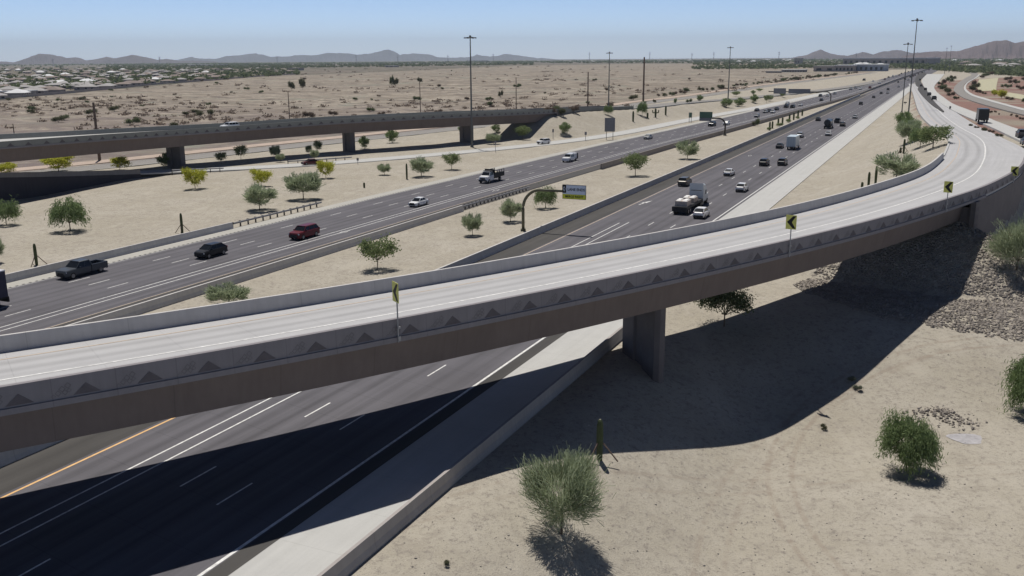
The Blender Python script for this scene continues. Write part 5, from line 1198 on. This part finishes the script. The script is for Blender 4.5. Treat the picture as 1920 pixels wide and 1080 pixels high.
m=MB(); m.box((8.1,0,.6),(.25,2.3,.4)); m.obj('bumper',RM_,o)
M_SLAB=simple('pale_slabs',(.46,.40,.36),.9,0,.25,1.5); M_SLABW=simple('white_wrap',(.75,.74,.72),.8,0,.2,2)
rot=Matrix.Rotation(o.rotation_euler.z,3,'Z')
for j,(x,ln,hh) in enumerate([(-5.4,2.8,.85),(-.6,2.6,.75)]):
    q=empty('stone_load',o.location+rot@Vector((x,0,1.33)),o.rotation_euler.z,['rear bundle of pale wrapped stone on the flatbed trailer','front bundle of pale wrapped stone behind the truck cab'][j],'stone load')
    m=MB(); m.box((0,0,hh/2),(ln,2.1,hh),0,0,.97); m.obj('slabs',M_SLAB,q); m=MB()
    for a in (-.55,.55): m.box((0,a,hh+.09),(ln*.86,.8,.18),0,0,.75)
    m.obj('wrapping',M_SLABW,q)
# box truck
o=truckroot('box_truck',1487,281,False,'large pale box truck in the middle outbound lane'); m=MB(); m.box((-1.2,0,2.35),(7.4,2.5,2.9)); m.obj('cargo_box',paint('box_pale',(.50,.57,.60),.5),o)
m=MB()
for a in (-.62,0,.62): m.box((-4.92,a,2.35),(.04,.03,2.7))
m.box((-4.93,0,.98),(.06,2.4,.12)); m.obj('rear_door',simple('door_grey',(.22,.25,.28),.5,0,.1,2),o); m=MB(); loft(m,[ring(4.6,1.0,.5,1.3,.2),ring(4.4,1.1,.45,1.9,.2),ring(3.8,1.12,.45,2.7,.2),ring(2.6,1.12,.45,2.75,.2)]); m.obj('cab',PW,o)
m=MB(); m.box((-.5,0,.75),(8,.9,.3)); m.obj('chassis',TRM,o); wheels(o,[3.6,-3.4],1.0,.45,.35)
# tanker
o=truckroot('tanker_truck',1553,241,False,'dark tanker truck with round tank between two dark cars'); m=MB(); m.tube([(-4.2,0,2.2),(-4.1,0,2.2),(2.6,0,2.2),(2.7,0,2.2)],[.9,1.2,1.2,.9],0,16); m.obj('tank',PDG,o)
m=MB(); loft(m,[ring(5.2,1.0,.5,1.5,.2),ring(4.6,1.15,.45,2.8,.2),ring(3.0,1.15,.45,3.3,.2)]); m.obj('cab',PW,o); m=MB(); m.box((0,0,.95),(9,1.8,.4)); m.box((-4.3,0,.8),(.2,2.3,.6)); m.obj('chassis',TRM,o); wheels(o,[4.2,-2.4,-3.6],1.0,.5,.4)
# service truck with dump bed, oncoming
o=truckroot('service_truck',921,341,True,'white-cab work truck with black stake bed full of tools'); m=MB(); loft(m,[ring(3.9,.95,.55,1.15,.15),ring(3.75,1.03,.45,1.45,.15),ring(2.6,1.06,.45,1.6,.15),ring(.7,1.06,.45,1.65,.1)])
g=cab(m,2.7,2.1,.95,.75,1.58,2.3,.98,.84,bp=()); m.obj('cab',PW,o); g.obj('window',GL,o); m=MB(); m.box((-1.7,0,1.05),(4.7,2.35,.2)); m.box((.62,0,1.9),(.12,2.35,1.75)); 
for s in (-1,1): m.box((-1.7,s*1.14,1.5),(4.7,.08,.8)); m.box((-1.7,s*1.14,2.45),(4.7,.08,.1))
for s in (-1,1):
    for a in range(5): m.box((-3.9+a*1.1,s*1.14,1.85),(.1,.1,1.3))
m.box((-4.0,0,1.4),(.08,2.3,.7)); m.box((1.2,0,2.45),(1.6,1.8,.12)); m.obj('stake_bed',TRM,o); m=MB(); m.box((-1.2,.1,1.6),(2.2,1.6,.8),0,.2,.8); m.box((-2.9,-.2,1.5),(1.2,1.4,.6),0,-.3,.8); m.obj('cargo',simple('tan_cargo',(.42,.38,.30),.9,0,.3,2),o)
m=MB(); m.box((-.2,0,.75),(7,.9,.3)); m.box((3.9,0,.62),(.2,1.9,.3)); m.obj('chassis',TRM,o); wheels(o,[2.9,-2.2],.95,.45,.35); lights(o,3.78,-4.03,.98,1.1,1.1)
m=MB(); m.box((3.86,0,1.02),(.1,1.2,.4)); m.obj('grille',TRM,o)
# white utility pickup with rack
o=truckroot('utility_truck',1068,301,True,'white utility pickup with cap and open tailgate in the oncoming lanes'); m=MB(); loft(m,[ring(2.9,.85,.5,1.0,.12),ring(2.8,.97,.4,1.15,.12),ring(1.5,1.0,.4,1.3,.12),ring(-.9,1.0,.4,1.3,.12)]); g=cab(m,1.6,1.0,-.5,-.8,1.26,1.95,.92,.78,bp=(.5,))
loft(m,[ring(-.9,1.0,.5,2.05,.1),ring(-2.4,1.0,.5,2.05,.1)]); m.obj('body',PW,o); g.obj('window',GL,o); m=MB(); m.box((-3.0,0,1.2),(.9,1.9,1.4)); m.box((-3.3,0,.6),(.3,1.9,.3)); m.obj('rear_rack',TRM,o); wheels(o,[2.0,-1.9],.9,.42,.28); lights(o,2.8,-3.3,.95,.95,1.0)
# black truck on the connector road
ps,r=onroad(1840,230,1815,217,PZ,.15); o=truckroot('delivery_truck',0,0,0,'black box-bodied truck alone on the upper right ramp',ps,r); m=MB(); m.box((-1,0,2.1),(5.2,2.4,2.7)); m.obj('cargo_box',PK,o); m=MB(); loft(m,[ring(3.8,.95,.5,1.3,.2),ring(3.5,1.05,.45,1.9,.2),ring(1.6,1.08,.45,2.5,.2)]); m.obj('cab',PK,o); wheels(o,[2.9,-2.4],.95,.48,.35)
m=MB(); m.box((0,0,.7),(6.8,1.,.3)); m.obj('chassis',TRM,o)
# trailer cut by left edge, box colour darkened for its shaded side: rear at x=15
a,r=lane_place(3,571,True,-91.5); o=empty('semi_trailer',a,r,'white-topped semi trailer cut off by the left edge of the picture','truck'); m=MB(); m.box((7.5,0,2.5),(15,2.55,2.8)); m.obj('cargo_box',paint('trailer_side_shade',(.035,.036,.07),.45),o); m=MB(); m.box((7.5,0,3.95),(15.05,2.6,.12)); m.obj('roof',paint('trailer_white',(.66,.67,.70),.45),o); m=MB(); m.box((-.03,0,2.5),(.06,2.4,2.65)); 
m.obj('rear_door',simple('trailer_door',(.10,.11,.15),.5,0,.1,1),o); m=MB(); m.box((7.5,0,1.0),(14.8,2.2,.25)); m.box((-.05,0,.75),(.2,2.4,.6)); m.obj('chassis',TRM,o); wheels(o,[1.5,2.8,13.0],1.0,.5,.5)
for q in list(SC.objects):
    if q.name.startswith('x'): pass
# ---------------- haze ----------------
HAZE=3.6e-5
if HAZE:
    m=MB(); m.box((0,16000,400),(64000,42000,813)); o=m.obj('haze',None or bpy.data.materials.new('haze')); mt=o.data.materials[0]; mt.use_nodes=True; t=mt.node_tree; t.nodes.clear()
    out=t.nodes.new('ShaderNodeOutputMaterial'); v=t.nodes.new('ShaderNodeVolumePrincipled'); v.inputs['Density'].default_value=HAZE; v.inputs['Color'].default_value=(.74,.86,1,1); v.inputs['Anisotropy'].default_value=.2
    t.links.new(v.outputs[0],out.inputs['Volume']); tag(o,kind='stuff')
